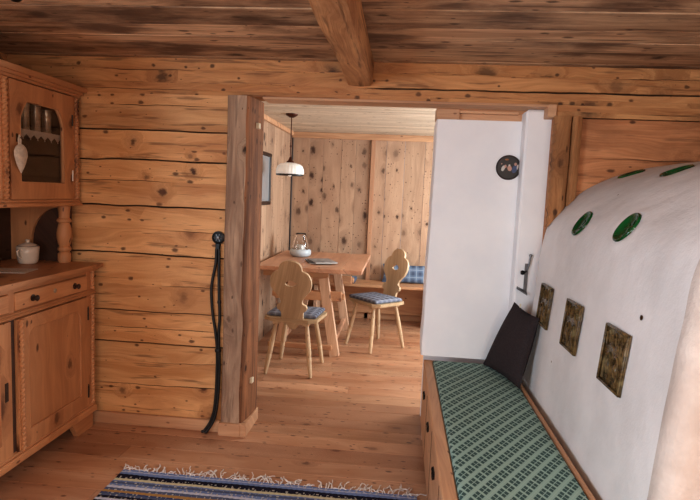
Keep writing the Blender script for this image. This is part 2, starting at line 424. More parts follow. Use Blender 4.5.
fr = t.math('ABSOLUTE', t.math('SUBTRACT', t.math('FRACT', row), .5))
t.bump(t.math('ADD', t.math('MULTIPLY', fr, -2.0), sn), .8, .006); M['rug'] = t.m

# brown glazed relief tile
t = NT('brown glazed tile'); tc = t.node('ShaderNodeTexCoord'); v = tc.outputs['Object']
a = t.noise(v, 40, 4, .65); b = t.noise(v, 14, 3)
c = t.mix(t.ramp(a, .35, .65), srgb(60, 45, 26), srgb(116, 92, 56)); c = t.mix(t.math('MULTIPLY', t.ramp(b, .5, .8), .6), c, srgb(158, 142, 104))
t.link(c, t.b.inputs['Base Color']); t.b.inputs['Roughness'].default_value = .25; t.bump(a, .6, .006); M['tile'] = t.m

# ------------------------------------------------------------------ structure
ZC = 2.165      # ceiling
XL, XR, YB = -2.32, 2.6, -5.2
def wav(x, k, a): return a*(noise.noise(Vector((x*1.7, k*7.31, 0)))*1.2 + .5*noise.noise(Vector((x*7.0, k*3.1, 2.0))) + .25*noise.noise(Vector((x*25.0, k*3.1, 5.0))))
def log_face(mb, x0, x1, z0, z1, y, seams, depth_back=.14, step=.02):
    """front face of stacked hewn logs at plane y, box behind; seams: (z, width, depth, xa, xb, waviness)"""
    n = int((x1-x0)/step)+1
    xs = [x0 + (x1-x0)*i/n for i in range(n+1)]
    rows = [(z0, 0, None, 0)]
    seams = sorted(seams)
    prev = z0; k = 0; tones = []
    for s in seams:
        z, w, dp, xa, xb, wv = s
        for j in range(1, 4): rows.append((prev + (z-w-prev)*j/4, 0, s if j == 3 else None, k))
        rows.append((z-w, 1, s, k)); rows.append((z-w*.35, 2, s, k)); rows.append((z+w*.35, 2, s, k+1)); rows.append((z+w, 1, s, k+1))
        prev = z+w; k += 1
    for j in range(1, 4): rows.append((prev + (z1-prev)*j/4, 0, None, k))
    rows.append((z1, 0, None, k))
    vs = []; tn = []; ck = []
    for (z, kind, s, kk) in rows:
        for x in xs:
            off = 0; dy = .004*noise.noise(Vector((x*2.2, z*9, kk*4.0))); c_ = 0
            if s is not None and kind:
                zz, w, dp, xa, xb, wv = s
                off = wav(x, zz, wv)
                e = max(0, min(1, (x-xa)/.12, (xb-x)/.12)) if True else 1
                e *= .65 + .6*abs(noise.noise(Vector((x*3, zz*5, 9))))
                if kind == 1: off += (1 if z > zz else -1)*w*(-.6*(1-min(1, e)))
                if kind == 2: dy += dp*min(1, e); c_ = min(1, e*1.25)
            vs.append((x, y+dy, min(z1, max(z0, z+off)) if kind else z)); tn.append(.13*kk + .07 + int(z0+.1)*.1); ck.append(c_)
    m = len(xs); fs = []
    for r in range(len(rows)-1):
        for i in range(m-1): fs.append((r*m+i, r*m+i+1, (r+1)*m+i+1, (r+1)*m+i))
    # bottom / top / sides / back strips
    b = len(vs); tops = (len(rows)-1)*m
    for z in (z0, z1):
        for x in (x0, x1): vs.append((x, y+depth_back, z)); tn.append(tn[0]); ck.append(0)
    A, B, C, D_ = b, b+1, b+2, b+3
    fs.append(tuple([A] + [B] + list(range(m-1, -1, -1)))); fs.append(tuple([D_, C] + list(range(tops, tops+m))))
    fs.append((A, C, D_, B)[::-1])
    fs.append(tuple([C, A] + [r*m for r in range(len(rows))])); fs.append(tuple([B, D_] + [r*m+m-1 for r in reversed(range(len(rows)))]))
    mb.add(vs, fs, tn, ck)

# back log wall, left of the post
mb = MB()
log_face(mb, XL, -.996, 0, 1.967, 0, [(.255, .0025, .006, -1.8, -.9, .01), (.40, .002, .004, -1.5, -.9, .012), (.51, .005, .022, XL, -.85, .007), (.600, .002, .004, -1.75, -1.0, .008),
    (.704, .0035, .012, -2, -.85, .006), (.86, .002, .005, -1.4, -.85, .01), (1.047, .0055, .024, XL-.2, -.85, .008), (1.19, .002, .004, -1.4, -1.0, .01), (1.325, .006, .026, XL-.2, -.8, .007), (1.47, .002, .004, -2, -1.3, .01),
    (1.59, .006, .026, XL-.2, -.8, .009), (1.76, .0055, .024, XL-.2, -.8, .006), (1.905, .0025, .008, -1.7, -1.1, .010)], .14)
struct(mb.build('wall_back', M['log'], smooth=50))
mb = MB()
log_face(mb, .80, XR, 0, 1.90, .01, [(.5, .005, .02, .8, 3, .007), (1.0, .005, .02, .8, 3, .007), (1.42, .005, .02, .8, 3, .007), (1.70, .002, .005, 1.0, 1.6, .01)], .14)
struct(mb.build('wall_back_right', M['logr'], smooth=50))

# header beam over the opening
mb = MB()
log_face(mb, XL, XR, 1.967, ZC+.012, 0, [(1.992, .002, .006, -2.2, -1.2, .006), (2.03, .006, .024, -.24, 2.9, .005), (2.105, .002, .005, -1.75, -1.2, .01), (2.11, .002, .006, 1.1, 1.9, .008)], .14)
log_face(mb, .80, XR, 1.905, 1.967, 0, [(1.93, .0015, .004, 1.2, 2.2, .006)], .14)
o = mb.build('header_beam', M['beam'], smooth=50)
tag(o, 'long knotty hewn log beam with a dark crack spanning above the opening', 'beam')
# pale lining strip beneath the beam + hooked end
mb = MB(); mb.box(-.80, .795, -.004, .15, 1.955, 1.968, .002, .1).box(.755, .80, -.014, .08, 1.90, 1.968, .003, .4)
struct(mb.build('trim_1', M['trim']))

# floor : boards along x through both rooms
def boards(mb, a0, a1, x0, x1, fn, wlo, whi, gap=.0015, cut=None):
    a = a0; k = 0
    while a < a1:
        w = random.uniform(wlo, whi); b = min(a1, a+w)
        cuts = [x0]
        if cut:
            c = x0 + random.uniform(.3, cut)
            while c < x1-.4: cuts.append(c); c += random.uniform(cut*.7, cut*1.3)
        cuts.append(x1)
        for p, q in zip(cuts, cuts[1:]): fn(mb, p+gap*.5, q-gap*.5, a+gap*.5, b-gap*.5, random.random()*5)
        a = b; k += 1
mb = MB()
boards(mb, YB, 3.25, XL, XR, lambda m, p, q, a, b, tn: m.box(p, q, a, b, -.03, 0, .0015, tn), .13, .17, .0015, 3.2)
mb.box(XL, XR, YB, 3.25, -.05, -.031, 0, .1)
struct(mb.build('floor', M['floor']))
# ceiling main room
mb = MB()
boards(mb, YB-.1, .13, XL-.1, XR+.1, lambda m, p, q, a, b, tn: m.box(p, q, a, b, ZC+random.uniform(0, .006), ZC+.03, .003, tn), .15, .24, .003)
mb.box(XL-.1, XR+.1, YB-.1, .13, ZC+.03, ZC+.05, 0, .1)
struct(mb.build('ceiling', M['ceil']))
# dining room ceiling
mb = MB()
boards(mb, .14, 3.25, -1.30, 1.9, lambda m, p, q, a, b, tn: m.box(p, q, a, b, 2.133, 2.163, .003, tn), .12, .15, .002)
struct(mb.build('ceiling_dining', M['ceil2']))
# dining room walls
mb = MB()
boards(mb, -1.30, 1.9, 0, 2.133, lambda m, p, q, a, b, tn: m.box(a, b, 3.25+random.uniform(0, .003), 3.29, p, q, .002, tn), .16, .26, .002)
struct(mb.build('wall_far', M['panel']))
mb = MB()
boards(mb, .14, 3.25, 0, 2.133, lambda m, p, q, a, b, tn: m.box(-1.33, -1.29+random.uniform(0, .003), a, b, p, q, .002, tn), .18, .26, .002)
struct(mb.build('wall_dining_left', M['panel']))
mb = MB()
for (a, b, c, d) in ((.14, 1.15, 0, 2.133), (2.65, 3.25, 0, 2.133), (1.15, 2.65, 0, .8), (1.15, 2.65, 1.85, 2.133)): mb.box(1.9, 1.96, a, b, c, d, .002, a)
struct(mb.build('wall_dining_right', M['panel']))
# corner batten, ceiling mouldings, batten
mb = MB(); mb.box(-1.285, 1.9, 3.215, 3.25, 2.065, 2.133, .006, .2).box(-1.29, -1.26, .14, 3.21, 2.085, 2.133, .006, .5)
struct(mb.build('trim_2', M['trim']))
mb = MB(); mb.box(-.368, -.318, 3.225, 3.25, 0, 2.065, .004, .3); struct(mb.build('trim_3', M['trimz']))
mb = MB(); mb.box(-1.288, -1.272, 3.232, 3.248, 0, 2.065, .003, .3); struct(mb.build('trim_4', M['framew']))
mb = MB(); mb.box(-1.285, 1.9, 3.225, 3.25, 0, .075, .004, .3); struct(mb.build('baseboard_far', M['trim']))
# main room side / rear walls
mb = MB()
for k, (a, b) in enumerate(((0, .4), (.4, .8), (1.95, ZC+.025))): mb.box(XL-.1, XL+.001, YB, .06, a-.001, b, .01, k*.3)
for (ya, yb) in ((-2.7, 0), (YB, -4.7)):
    for k, (a, b) in enumerate(((.8, 1.2), (1.2, 1.6), (1.6, 1.95))): mb.box(XL-.1, XL, ya, yb+(.06 if yb == 0 else 0), a+.002, b, .01, k*.3+.1)
struct(mb.build('wall_left', M['log']))
mb = MB()
for k, (a, b) in enumerate(((0, .5), (.5, 1.05), (1.05, 1.6), (1.6, ZC+.025))): mb.box(XR, XR+.1, YB, .15, a+.002, b, .01, k*.3)
struct(mb.build('wall_right', M['log']))
mb = MB()
for (a, b, c, d) in ((XL, -1.3, 0, ZC+.025), (1.9, XR, 0, ZC+.025), (-1.3, 1.9, 0, .85), (-1.3, 1.9, 1.95, ZC+.025)): mb.box(a, b, YB-.1, YB, c, d, .005, a)
struct(mb.build('wall_rear', M['log']))
# window frames in the two walls that let the light in (behind the camera / right of the dining room)
mb = MB()
for x_ in (-1.3, -.53, .27, 1.07, 1.84): mb.box(x_, x_+.06, YB-.08, YB-.02, .85, 1.95, .004)
for z_ in (.85, 1.38, 1.89): mb.box(-1.3, 1.9, YB-.075, YB-.025, z_, z_+.05, .004)
struct(mb.build('window_1', M['trimz']))
mb = MB()
for y_ in (-4.7, -3.73, -2.76): mb.box(XL-.08, XL-.03, y_, y_+.06, .8, 1.95, .004)
for z_ in (.8, 1.35, 1.89): mb.box(XL-.078, XL-.032, -4.7, -2.7, z_, z_+.05, .004)
struct(mb.build('window_3', M['trimz']))
mb = MB()
for y_ in (1.15, 1.87, 2.59): mb.box(1.91, 1.95, y_, y_+.06, .8, 1.85, .004)
for z_ in (.8, 1.30, 1.80): mb.box(1.912, 1.948, 1.15, 2.65, z_, z_+.05, .004)
struct(mb.build('window_2', M['trimz']))
# baseboards
mb = MB(); mb.box(-1.80, -1.005, -.022, .0, 0, .072, .004, .2); struct(mb.build('baseboard_back', M['trim']))

# hewn post
t_ = thing('hewn_post', 'tall weathered grey-brown hewn post on the left side of the opening', 'post', (-.92, .1, 0))
def wobble(x, k): return noise.noise(Vector((x*2.0, k, 1.3)))
n = 70; vs = []; fs = []; tn = []
for i in range(n+1):
    z = .075 + (1.965-.075)*i/n
    e = .006*wobble(z, 1) ; g = .012*wobble(z*1.3, 4) + .006*wobble(z*4, 8)
    ring = [(-.995+e, .2), (-.995+e, .0), (-.99+e, -.035), (-.985+e, -.042), (-.92, -.045+.003*wobble(z*3, 3)), (-.880+g, -.044), (-.871+g, -.036), (-.862+g*.8, -.005), (-.852+g*.5, .06), (-.845+.004*wobble(z*2, 9), .10), (-.842, .2)]
    for (x, y) in ring: vs.append((x, y, z))
K = len(ring)
for i in range(n):
    for k in range(K):
        k2 = (k+1) % K; fs.append((i*K+k, i*K+k2, (i+1)*K+k2, (i+1)*K+k))
fs.append(tuple(reversed(range(K)))); fs.append(tuple(n*K+k for k in range(K)))
mb = MB(); mb.add(vs, fs, .3)
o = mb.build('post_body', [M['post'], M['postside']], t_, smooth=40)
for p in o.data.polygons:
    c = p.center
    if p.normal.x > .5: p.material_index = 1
mb = MB(); mb.box(-1.002, -.87, -.062, .0, 0, .078, .003, .2).box(-.87, -.835, -.062, .22, 0, .078, .003, .2)
mb.build('post_plinth', M['trim'], t_)
for zz, xx in ((1.80, -.845), (.285, -.848)):
    mb = MB(); mb.box(xx-.01, xx+.012, .065, .10, zz, zz+.032, .002); mb.build('cream_clip', M['whitetag'], t_)

# ceiling joist
n = 60; vs = []; fs = []
for i in range(n+1):
    y = -.002 - 5.0*i/n
    a = .008*wobble(y*1.5, 2); b = .008*wobble(y*1.5, 6); c = .006*wobble(y*3, 7)
    ring = [(-.33+a, ZC), (-.328+a, 2.06), (-.32+a, 2.043+c*.5), (-.26, 2.038+c), (-.20+b, 2.041+c*.4), (-.188+b, 2.055), (-.186+b, ZC)]
    for (x, z) in ring: vs.append((x, y, z))
K = len(ring)
for i in range(n):
    for k in range(K):
        k2 = (k+1) % K; fs.append((i*K+k, (i+1)*K+k, (i+1)*K+k2, i*K+k2))
fs.append(tuple(range(K))); fs.append(tuple(n*K+k for k in reversed(range(K))))
mb = MB(); mb.add(vs, fs, .4); o = mb.build('ceiling_joist', M['joist'], smooth=40)
tag(o, 'rough square hewn joist running under the plank ceiling towards the camera', 'beam')

# split timbers right of the opening
t_ = thing('split_timber_post', 'rough split timber boards standing upright above the domed stove', 'post', (.86, 0, 1.1))
mb = MB(); n = 60; vs = []; fs = []
for i in range(n+1):
    z = 1.33 + (1.905-1.33)*i/n
    j = .003*wobble(z*9, 3) + .0035*((i*7919) % 5-2)/2
    ring = [(.792+j, .01), (.792+j, -.03), (.80+j, -.045), (.85+.004*wobble(z*3, 3), -.052), (.872+.003*wobble(z*4, 5), -.04), (.876, .01)]
    for p in ring: zb = 1.318+1.30*(p[0]-.79); vs.append((p[0], p[1], zb + (1.905-zb)*i/n))
K = 6
for i in range(n):
    for k in range(K): k2 = (k+1) % K; fs.append((i*K+k, i*K+k2, (i+1)*K+k2, (i+1)*K+k))
fs.append(tuple(reversed(range(K)))); fs.append(tuple(n*K+k for k in range(K)))
mb.add(vs, fs, .7); mb.build('timber_board', M['timber'], t_, smooth=40)
mb = MB(); n = 60; vs = []; fs = []
for i in range(n+1):
    z = 1.43 + (1.905-1.43)*i/n; j = .004*wobble(z*5, 13)
    ring = [(.882+j*.6, .01), (.882+j*.6, -.03), (.892+j, -.044), (.916+j, -.042), (.930+j, -.03), (.932+j, .01)]
    for p in ring: zb = 1.43+1.05*(p[0]-.882); vs.append((p[0], p[1], zb + (1.905-zb)*i/n))
for i in range(n):
    for k in range(K): k2 = (k+1) % K; fs.append((i*K+k, i*K+k2, (i+1)*K+k2, (i+1)*K+k))
fs.append(tuple(reversed(range(K)))); fs.append(tuple(n*K+k for k in range(K)))
mb.add(vs, fs, 1.7); mb.build('timber_board', M['timber'], t_, smooth=40)

# white masonry panel filling the opening right + strip
mb = MB()
n = 40; vs = []; fs = []
for i in range(n+1):
    z = .498 + (1.900-.498)*i/n; j = .006*wobble(z*2.2, 21)+.003*wobble(z*11, 22)
    xl = .165 + .018*(z-.5)/1.4
    ring = [(xl+j+.004, .46), (xl+j, .205), (xl+j*.5+.006, .187), (xl+.03, .18), (.70, .18), (.70, .46)]
    for p in ring: vs.append((p[0], p[1], z))
K = 6
for i in range(n):
    for k in range(K): k2 = (k+1) % K; fs.append((i*K+k, i*K+k2, (i+1)*K+k2, (i+1)*K+k))
fs.append(tuple(reversed(range(K)))); fs.append(tuple(n*K+k for k in range(K)))
mb.add(vs, fs, 0)
struct(mb.build('wall_masonry', M['plaster'], smooth=40))
mb = MB(); mb.box(.664, .815, .075, .30, .0, 1.953, .012)
struct(mb.build('wall_masonry_strip', M['plaster']))
mb = MB(); mb.box(.178, .31, .172, .32, 1.900, 1.966, .003, .3).box(.31, .70, .20, .32, 1.897, 1.966, .003, 1.1).box(.31, .64, .165, .2, 1.935, 1.952, .003, 2.1)
struct(mb.build('trim_5', M['trim']))
mb = MB(); mb.box(.20, 1.88, .46, .5, 0, 1.9, .002)
struct(mb.build('wall_masonry_back', M['plaster']))

# ------------------------------------------------------------------ masonry stove
PR = [(.72, 0), (.72, .46), (.755, .88), (.79, 1.309), (.862, 1.405), (.92, 1.467), (1.009, 1.54), (1.158, 1.618), (1.357, 1.668), (1.556, 1.69), (1.72, 1.69), (1.9, 1.675), (2.1, 1.63), (2.28, 1.55), (2.42, 1.42), (2.5, 1.25), (2.52, .9), (2.52, 0)]
def catmull(P, sub):
    out = []
    for i in range(len(P)-1):
        p0 = P[max(i-1, 0)]; p1 = P[i]; p2 = P[i+1]; p3 = P[min(i+2, len(P)-1)]
        for j in range(sub):
            u = j/sub
            out.append(tuple(.5*((2*b)+(-a+c)*u+(2*a-5*b+4*c-d)*u*u+(-a+3*b-3*c+d)*u**3) for a, b, c, d in zip(p0, p1, p2, p3)))
    out.append(P[-1]); return out
def chaikin(P, it=3):
    for _ in range(it):
        Q = [P[0]]
        for a, b in zip(P, P[1:]):
            Q.append(tuple(.75*u+.25*v for u, v in zip(a, b))); Q.append(tuple(.25*u+.75*v for u, v in zip(a, b)))
        Q.append(P[-1]); P = Q
    return P
PRF = chaikin([(.72, 0), (.72, .46), (.755, .88), (.783, 1.22), (.800, 1.318), (.838, 1.385)] + PR[5:])
_q = [PRF[0]]
for a_, b_ in zip(PRF, PRF[1:]):
    d_ = math.hypot(b_[0]-a_[0], b_[1]-a_[1]); k_ = max(1, int(d_/.014)) if (a_[0] < 1.5 and a_[1] > 1.1) else 1
    for i_ in range(1, k_+1): _q.append((a_[0]+(b_[0]-a_[0])*i_/k_, a_[1]+(b_[1]-a_[1])*i_/k_))
PRF = _q
stove = thing('masonry_stove', 'big white plastered vaulted stove with green and brown tiles beside the bench', 'stove', (1.6, -.8, 0))
YN = -1.60
ys = [-.001 - (abs(YN)-.06)*i/130 for i in range(131)]
vs = []; fs = []
def inset(P, d):
    cx, cz = 1.62, .6
    out = []
    for i, (x, z) in enumerate(P):
        a = P[max(i-1, 0)]; b = P[min(i+1, len(P)-1)]
        tx, tz = b[0]-a[0], b[1]-a[1]; L = math.hypot(tx, tz) or 1
        out.append((x+tz/L*d, max(0, z-tx/L*d)))
    return out
rings = [(y, PRF, 1) for y in ys]
for a in (15, 30, 45, 60, 75, 90):
    rings.append((YN+.06-.06*math.sin(R(a)), inset(PRF, .06*(1-math.cos(R(a)))), 1))
for (y, P, w) in rings:
    for (x, z) in P:
        d = .006*noise.noise(Vector((x*3, y*3, z*3))) + .003*noise.noise(Vector((x*9, y*9, z*9)))
        if x > 1.6: d = 0
        sgn = 1
        vs.append((x + d*(1 if z < 1.4 else 0)+0, y, z + (d if z > 1.3 else 0)))
BOWLS = ((.825, -.483), (.832, -.961), (1.165, -.12), (1.145, -.63))
def surf(zt=None, xt=None):
    best = None
    for i in range(1, len(PRF)-1):
        a = PRF[i]; b = PRF[i+1]
        if xt is not None and a[0] <= xt <= b[0] and xt > .80:
            u = (xt-a[0])/(b[0]-a[0]); return (xt, a[1]+(b[1]-a[1])*u, b[0]-a[0], b[1]-a[1])
for (xt, yc) in BOWLS:
    bx_, bz_, tx, tz = surf(xt=xt); L = math.hypot(tx, tz); nv = Vector((-tz/L, 0, tx/L)); cc = Vector((bx_, yc, bz_))
    for i, v in enumerate(vs):
        dv = Vector(v)-cc
        if abs(dv.x) > .2 or abs(dv.y) > .13 or abs(dv.z) > .2: continue
        h = dv.dot(nv); rr = (dv-nv*h).length
        if rr < .105 and abs(h) < .09:
            u = min(1, max(0, (rr-.066)/.038)); u = u*u*(3-2*u)
            tgt = -.026 if rr < .055 else -.006
            vs[i] = tuple(Vector(v) + nv*((tgt-h)*(1-u)))
K = len(PRF)
for i in range(len(rings)-1):
    for k in range(K-1): fs.append((i*K+k, i*K+k+1, (i+1)*K+k+1, (i+1)*K+k))
fs.append(tuple(range(K))[::-1])
nb = (len(rings)-1)*K
side_faces = len(fs)
# end face as grid fan
cx, cz = 1.6, .5
lv = [tuple(nb+k for k in range(K))]
for q in (.85, .6, .35, .1):
    b0 = len(vs)
    for k in range(K):
        x, y, z = vs[nb+k]; X = cx+(x-cx)*q; Z_ = z*q + (0 if z > 0 else 0)
        vs.append((X, YN-.004*noise.noise(Vector((X*4, 3, Z_*4))), Z_))
    lv.append(tuple(range(b0, b0+K)))
for A, B in zip(lv, lv[1:]):
    for k in range(K-1): fs.append((A[k], A[k+1], B[k+1], B[k]))
fs.append(lv[-1])
mb = MB(); mb.add(vs, fs, 0)
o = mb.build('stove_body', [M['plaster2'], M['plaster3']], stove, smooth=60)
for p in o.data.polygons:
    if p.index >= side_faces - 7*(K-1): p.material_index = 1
def stovex(z): return .72 + (z-.46)*.0824
# brown relief tiles
for yc in (-.262, -.70, -1.165):
    A = math.atan(.0824)
    # local frame: u = +y... plane tangent
    T = Matrix.Translation((stovex(.928)-.007, yc, .928)) @ Matrix.Rotation(A, 4, 'Y')
    # local: x = outward(-), y = along depth, z = up
    mb = MB(); h = .104; w = .097
    mb.box(-.002, .004, -w, w, -h, h, .001, M=T)
    # frame
    for (a, b, c, d) in ((-w, w, h-.010, h), (-w, w, -h, -h+.010), (-w, -w+.009, -h, h), (w-.009, w, -h, h)): mb.box(-.009, -.001, a, b, c, d, .003, M=T)
    # relief : two arched figures, foliage scrolls
    for yy in (-.032, .034):
        pts = [T @ Vector((-.004, yy+.026*math.cos(a), -.035+.045*math.sin(a))) for a in [PI*k/10 for k in range(11)]]
        pts = [T @ Vector((-.004, yy+.026, -.085))] + pts + [T @ Vector((-.004, yy-.026, -.085))]
        mb.tube(pts, .005, 6)
        mb.lathe([(.001, -.03), (.012, -.02), (.016, 0), (.010, .022), (.001, .03)], c=T @ Vector((-.002, yy, -.04)), n=10, M=Matrix.Scale(.5, 4, (1, 0, 0)))
    for k in range(7):
        a = -w+.022+k*.025
        pts = [T @ Vector((-.004, a+.012*math.cos(b), .055+.02*math.sin(b*1.3)+.012*(k % 2))) for b in [k2*.7 for k2 in range(8)]]
        mb.tube(pts, .0035, 5)
    mb.build('relief_tile', M['tile'], stove, smooth=50)
# green bowl tiles in the vault
for (xt, yc) in BOWLS:
    x, z, tx, tz = surf(xt=xt); L = math.hypot(tx, tz); nx, nz = -tz/L, tx/L
    Zv = Vector((nx, 0, nz)); Xv = Vector((0, 1, 0)); Yv = Zv.cross(Xv)
    T = Matrix((( Xv.x, Yv.x, Zv.x, x), (Xv.y, Yv.y, Zv.y, yc), (Xv.z, Yv.z, Zv.z, z), (0, 0, 0, 1)))
    mb = MB()
    mb.lathe([(.0655, -.022), (.0655, .000), (.063, .003), (.059, .003), (.054, -.003), (.044, -.010), (.028, -.0145), (.001, -.016)], n=40, M=T)
    mb.build('green_bowl_tile', M['green'], stove, smooth=60)
    # small centre boss with rays
    bo = MB(); bo.lathe([(.017, -.017), (.017, -.013), (.010, -.010), (.001, -.009)], n=16, M=T)
    for k in range(8):
        a = k*PI/4
        bo.tube([T @ Vector((.018*math.cos(a), .018*math.sin(a), -.0150)), T @ Vector((.040*math.cos(a), .040*math.sin(a), -.0115))], .002, 5)
    bo.build('tile_relief', M['green'], bpy.data.objects[[c.name for c in stove.children if c.name.startswith('green_bowl')][-1]], smooth=50)
# small ochre plaster chip
mb = MB(); mb.lathe([(.0001, .0), (.008, .001), (.009, .003), (.004, .005), (.0001, .005)], c=(stovex(1.10)-.001, -1.30, 1.102), n=7, M=Matrix.Rotation(-PI/2, 4, 'Y'))
mb.build('plaster_chip', M['brassd'], stove)

# damper handle on the strip
t_ = thing('damper_latch', 'grey steel damper latch with round knob on the white masonry strip', 'latch', (.71, 0, .93))
mb = MB(); mb.box(.703, .722, -.006, -.001, .945, 1.10, .001); mb.build('back_plate', M['steel'], t_)
mb = MB(); mb.tube([(.716, -.006, 1.06), (.724, -.012, 1.10), (.728, -.012, 1.145)], .005, 8).lathe([(.001, -.008), (.009, -.004), (.009, .004), (.001, .008)], c=(.728, -.012, 1.148), n=12); mb.build('pull_rod', M['steel'], t_, smooth=50)
mb = MB(); mb.tube([(.712, -.006, 1.055), (.695, -.03, 1.052)], .006, 8).lathe([(.001, -.012), (.010, -.010), (.0135, 0), (.010, .010), (.001, .012)], c=(.686, -.035, 1.052), n=16, M=Matrix.Rotation(PI/2, 4, 'Y')); mb.build('knob', M['blackm'], t_, smooth=50)
mb = MB(); mb.add([(.66, -.03, .962), (.722, -.03, .93), (.722, -.001, .945), (.668, -.001, .968), (.66, -.03, .958), (.722, -.03, .922), (.722, -.001, .938), (.668, -.001, .962)],
   [(0, 1, 2, 3), (7, 6, 5, 4), (0, 4, 5, 1), (1, 5, 6, 2), (2, 6, 7, 3), (3, 7, 4, 0)]); mb.build('foot_plate', M['steel'], t_)

for o_ in t_.children:
    for v_ in o_.data.vertices: v_.co.x += .012; v_.co.y += .0745
# round picture
t_ = thing('round_picture', 'small dark round painted plaque of people set in the white masonry wall', 'picture', (.605, .18, 1.638))
T = Matrix.Translation((.605, .179, 1.638)) @ Matrix.Rotation(PI/2, 4, 'X')
mb = MB(); mb.lathe([(.071, -.002), (.071, .004), (.067, .007), (.0635, .004)], n=48, M=T, cap=False); mb.build('rim', M['framew'], t_, smooth=40)
mb = MB(); mb.lathe([(.066, .0), (.066, .0035), (.0001, .0035)], n=48, M=T); mb.build('painted_ground', M['picdark'], t_)
def blob(x, z, rx, rz, mat, ang=0, dy=.0045):
    m = MB(); TT = Matrix.Translation((.605+x, .18-dy, 1.638+z)) @ Matrix.Rotation(R(ang), 4, 'Y') @ Matrix.Diagonal((rx, 1, rz, 1)) @ Matrix.Rotation(PI/2, 4, 'X')
    m.lathe([(1, -.0005), (.9, .0008), (.0001, .001)], n=14, M=TT); m.build('painted_figure', mat, t_)
for a in ((-.03, -.005, .010, .018, M['whitep'], 20), (-.018, .006, .007, .010, M['red'], 0), (.006, -.004, .013, .017, M['red'], -15), (.004, .012, .006, .007, M['whitep'], 0),
          (.034, -.008, .015, .024, M['bluep'], 15), (.038, .02, .008, .010, M['red'], 0), (-.012, .045, .012, .006, M['postside'], 0), (-.04, .02, .004, .004, M['red'], 0), (.05, .004, .005, .016, M['whitep'], 10)): blob(*a)

# ------------------------------------------------------------------ stove bench
bench = thing('storage_bench', 'long pine chest bench with iron ring pulls running along the white stove', 'bench', (.45, -.8, 0))
BX = .188; BY0, BY1 = -2.0, .19
mb = MB(); mb.box(BX, .212, BY0, BY1, .085, .455, .004, .4); mb.build('front_panel', M['bench'], bench)
mb = MB(); mb.box(.212, .72, BY0, -1.56, .085, .44, .003, .3).box(.212, .700, -1.56, BY1-.19, .085, .44, .003, .3).box(.212, .63, -.02, BY1, .085, .44, .003, .6); mb.build('chest_body', M['bench'], bench)
mb = MB(); mb.box(.186, .238, BY0, BY1, .44, .47, .004, .9).box(.674, .696, BY0, .0, .44, .478, .004, 1.4).box(.238, .63, .150, BY1, .44, .47, .004, 2.2); mb.build('top_frame', M['bench'], bench)
mb = MB(); mb.box(.236, .674, BY0+.01, .155, .44, .452, .003, 1.9); mb.build('seat_board', M['bench'], bench)
for (x_, y_) in ((.195, BY1-.09), (.195, -1.0), (.195, BY0+.02), (.56, BY1-.09), (.6, BY0+.02)):
    mb = MB(); mb.box(x_, x_+.06, y_, y_+.07, 0, .087, .004, .2); mb.build('leg', M['tableleg'], bench)
for y_ in (-.10, -.52, -.96, -1.42):
    mb = MB(); zc = .352
    mb.box(BX-.004, BX+.001, y_-.032, y_+.032, zc-.008, zc+.016, .001)
    for s_ in (-1, 1): mb.lathe([(.009, -.004), (.009, .004), (.004, .007)], c=(BX-.004, y_+s_*.026, zc+.006), n=10, M=Matrix.Rotation(-PI/2, 4, 'Y'))
    mb.tube([(BX-.006, y_+.026*math.cos(a), zc+.004-.022*math.sin(a)-.002) for a in [PI*k/10 for k in range(11)]], .0035, 6)
    mb.build('drawer_pull', M['blackm'], bench, smooth=50)
for y_ in (-.31, -.74, -1.19):
    mb = MB(); mb.box(BX-.0015, BX+.001, y_-.002, y_+.002, .10, .43, .0005); mb.build('panel_joint', M['cabdark'], bench)

# green cushion, soft edges
def pad(x0, x1, y0, y1, z0, z1, r=.012, nx=14, ny=14, puff=.004):
    """closed soft rectangular pad"""
    mb = MB(); vs = []; fs = []
    prof = [(r, z0), (0.003, z0+r*.4), (0, (z0+z1)/2), (0.003, z1-r*.4), (r, z1)]
    def ringpts(ins):
        P = []
        for i in range(nx): P.append((x0+ins+(x1-x0-2*ins)*i/nx, y0+ins))
        for i in range(ny): P.append((x1-ins, y0+ins+(y1-y0-2*ins)*i/ny))
        for i in range(nx): P.append((x1-ins-(x1-x0-2*ins)*i/nx, y1-ins))
        for i in range(ny): P.append((x0+ins, y1-ins-(y1-y0-2*ins)*i/ny))
        return P
    K = 2*(nx+ny)
    for ins, z in prof:
        for (x, y) in ringpts(ins): vs.append((x, y, z))
    for i in range(len(prof)-1):
        for k in range(K): k2 = (k+1) % K; fs.append((i*K+k, i*K+k2, (i+1)*K+k2, (i+1)*K+k))
    base = (len(prof)-1)*K; b0 = len(vs); g = {}
    def ridx(i, j):
        if j == 0: return base+i
        if i == nx: return base+nx+j
        if j == ny: return base+nx+ny+(nx-i)
        if i == 0: return base+(2*nx+ny+(ny-j)) % K if (2*nx+ny+(ny-j)) < K else base
        return None
    for j in range(ny+1):
        for i in range(nx+1):
            q = ridx(i, j)
            if q is None:
                u = i/nx; v = j/ny
                X = x0+r+(x1-x0-2*r)*u; Y = y0+r+(y1-y0-2*r)*v
                h = puff*(1-(2*u-1)**4)*(1-(2*v-1)**4) + puff*.4*noise.noise(Vector((X*9, Y*9, 1)))
                q = len(vs); vs.append((X, Y, z1+h))
            g[(i, j)] = q
    for j in range(ny):
        for i in range(nx): fs.append((g[(i, j)], g[(i+1, j)], g[(i+1, j+1)], g[(i, j+1)]))
    fs.append(tuple(reversed(range(K))))
    mb.add(vs, fs, 0); return mb
mb = pad(.240, .670, BY0+.02, .150, .4525, .484, .012, 12, 60, .004)
o = mb.build('bench_cushion', M['cushion'], smooth=70)
tag(o, 'long flat sage green seat cushion with diagonal dark square weave on the bench', 'cushion')

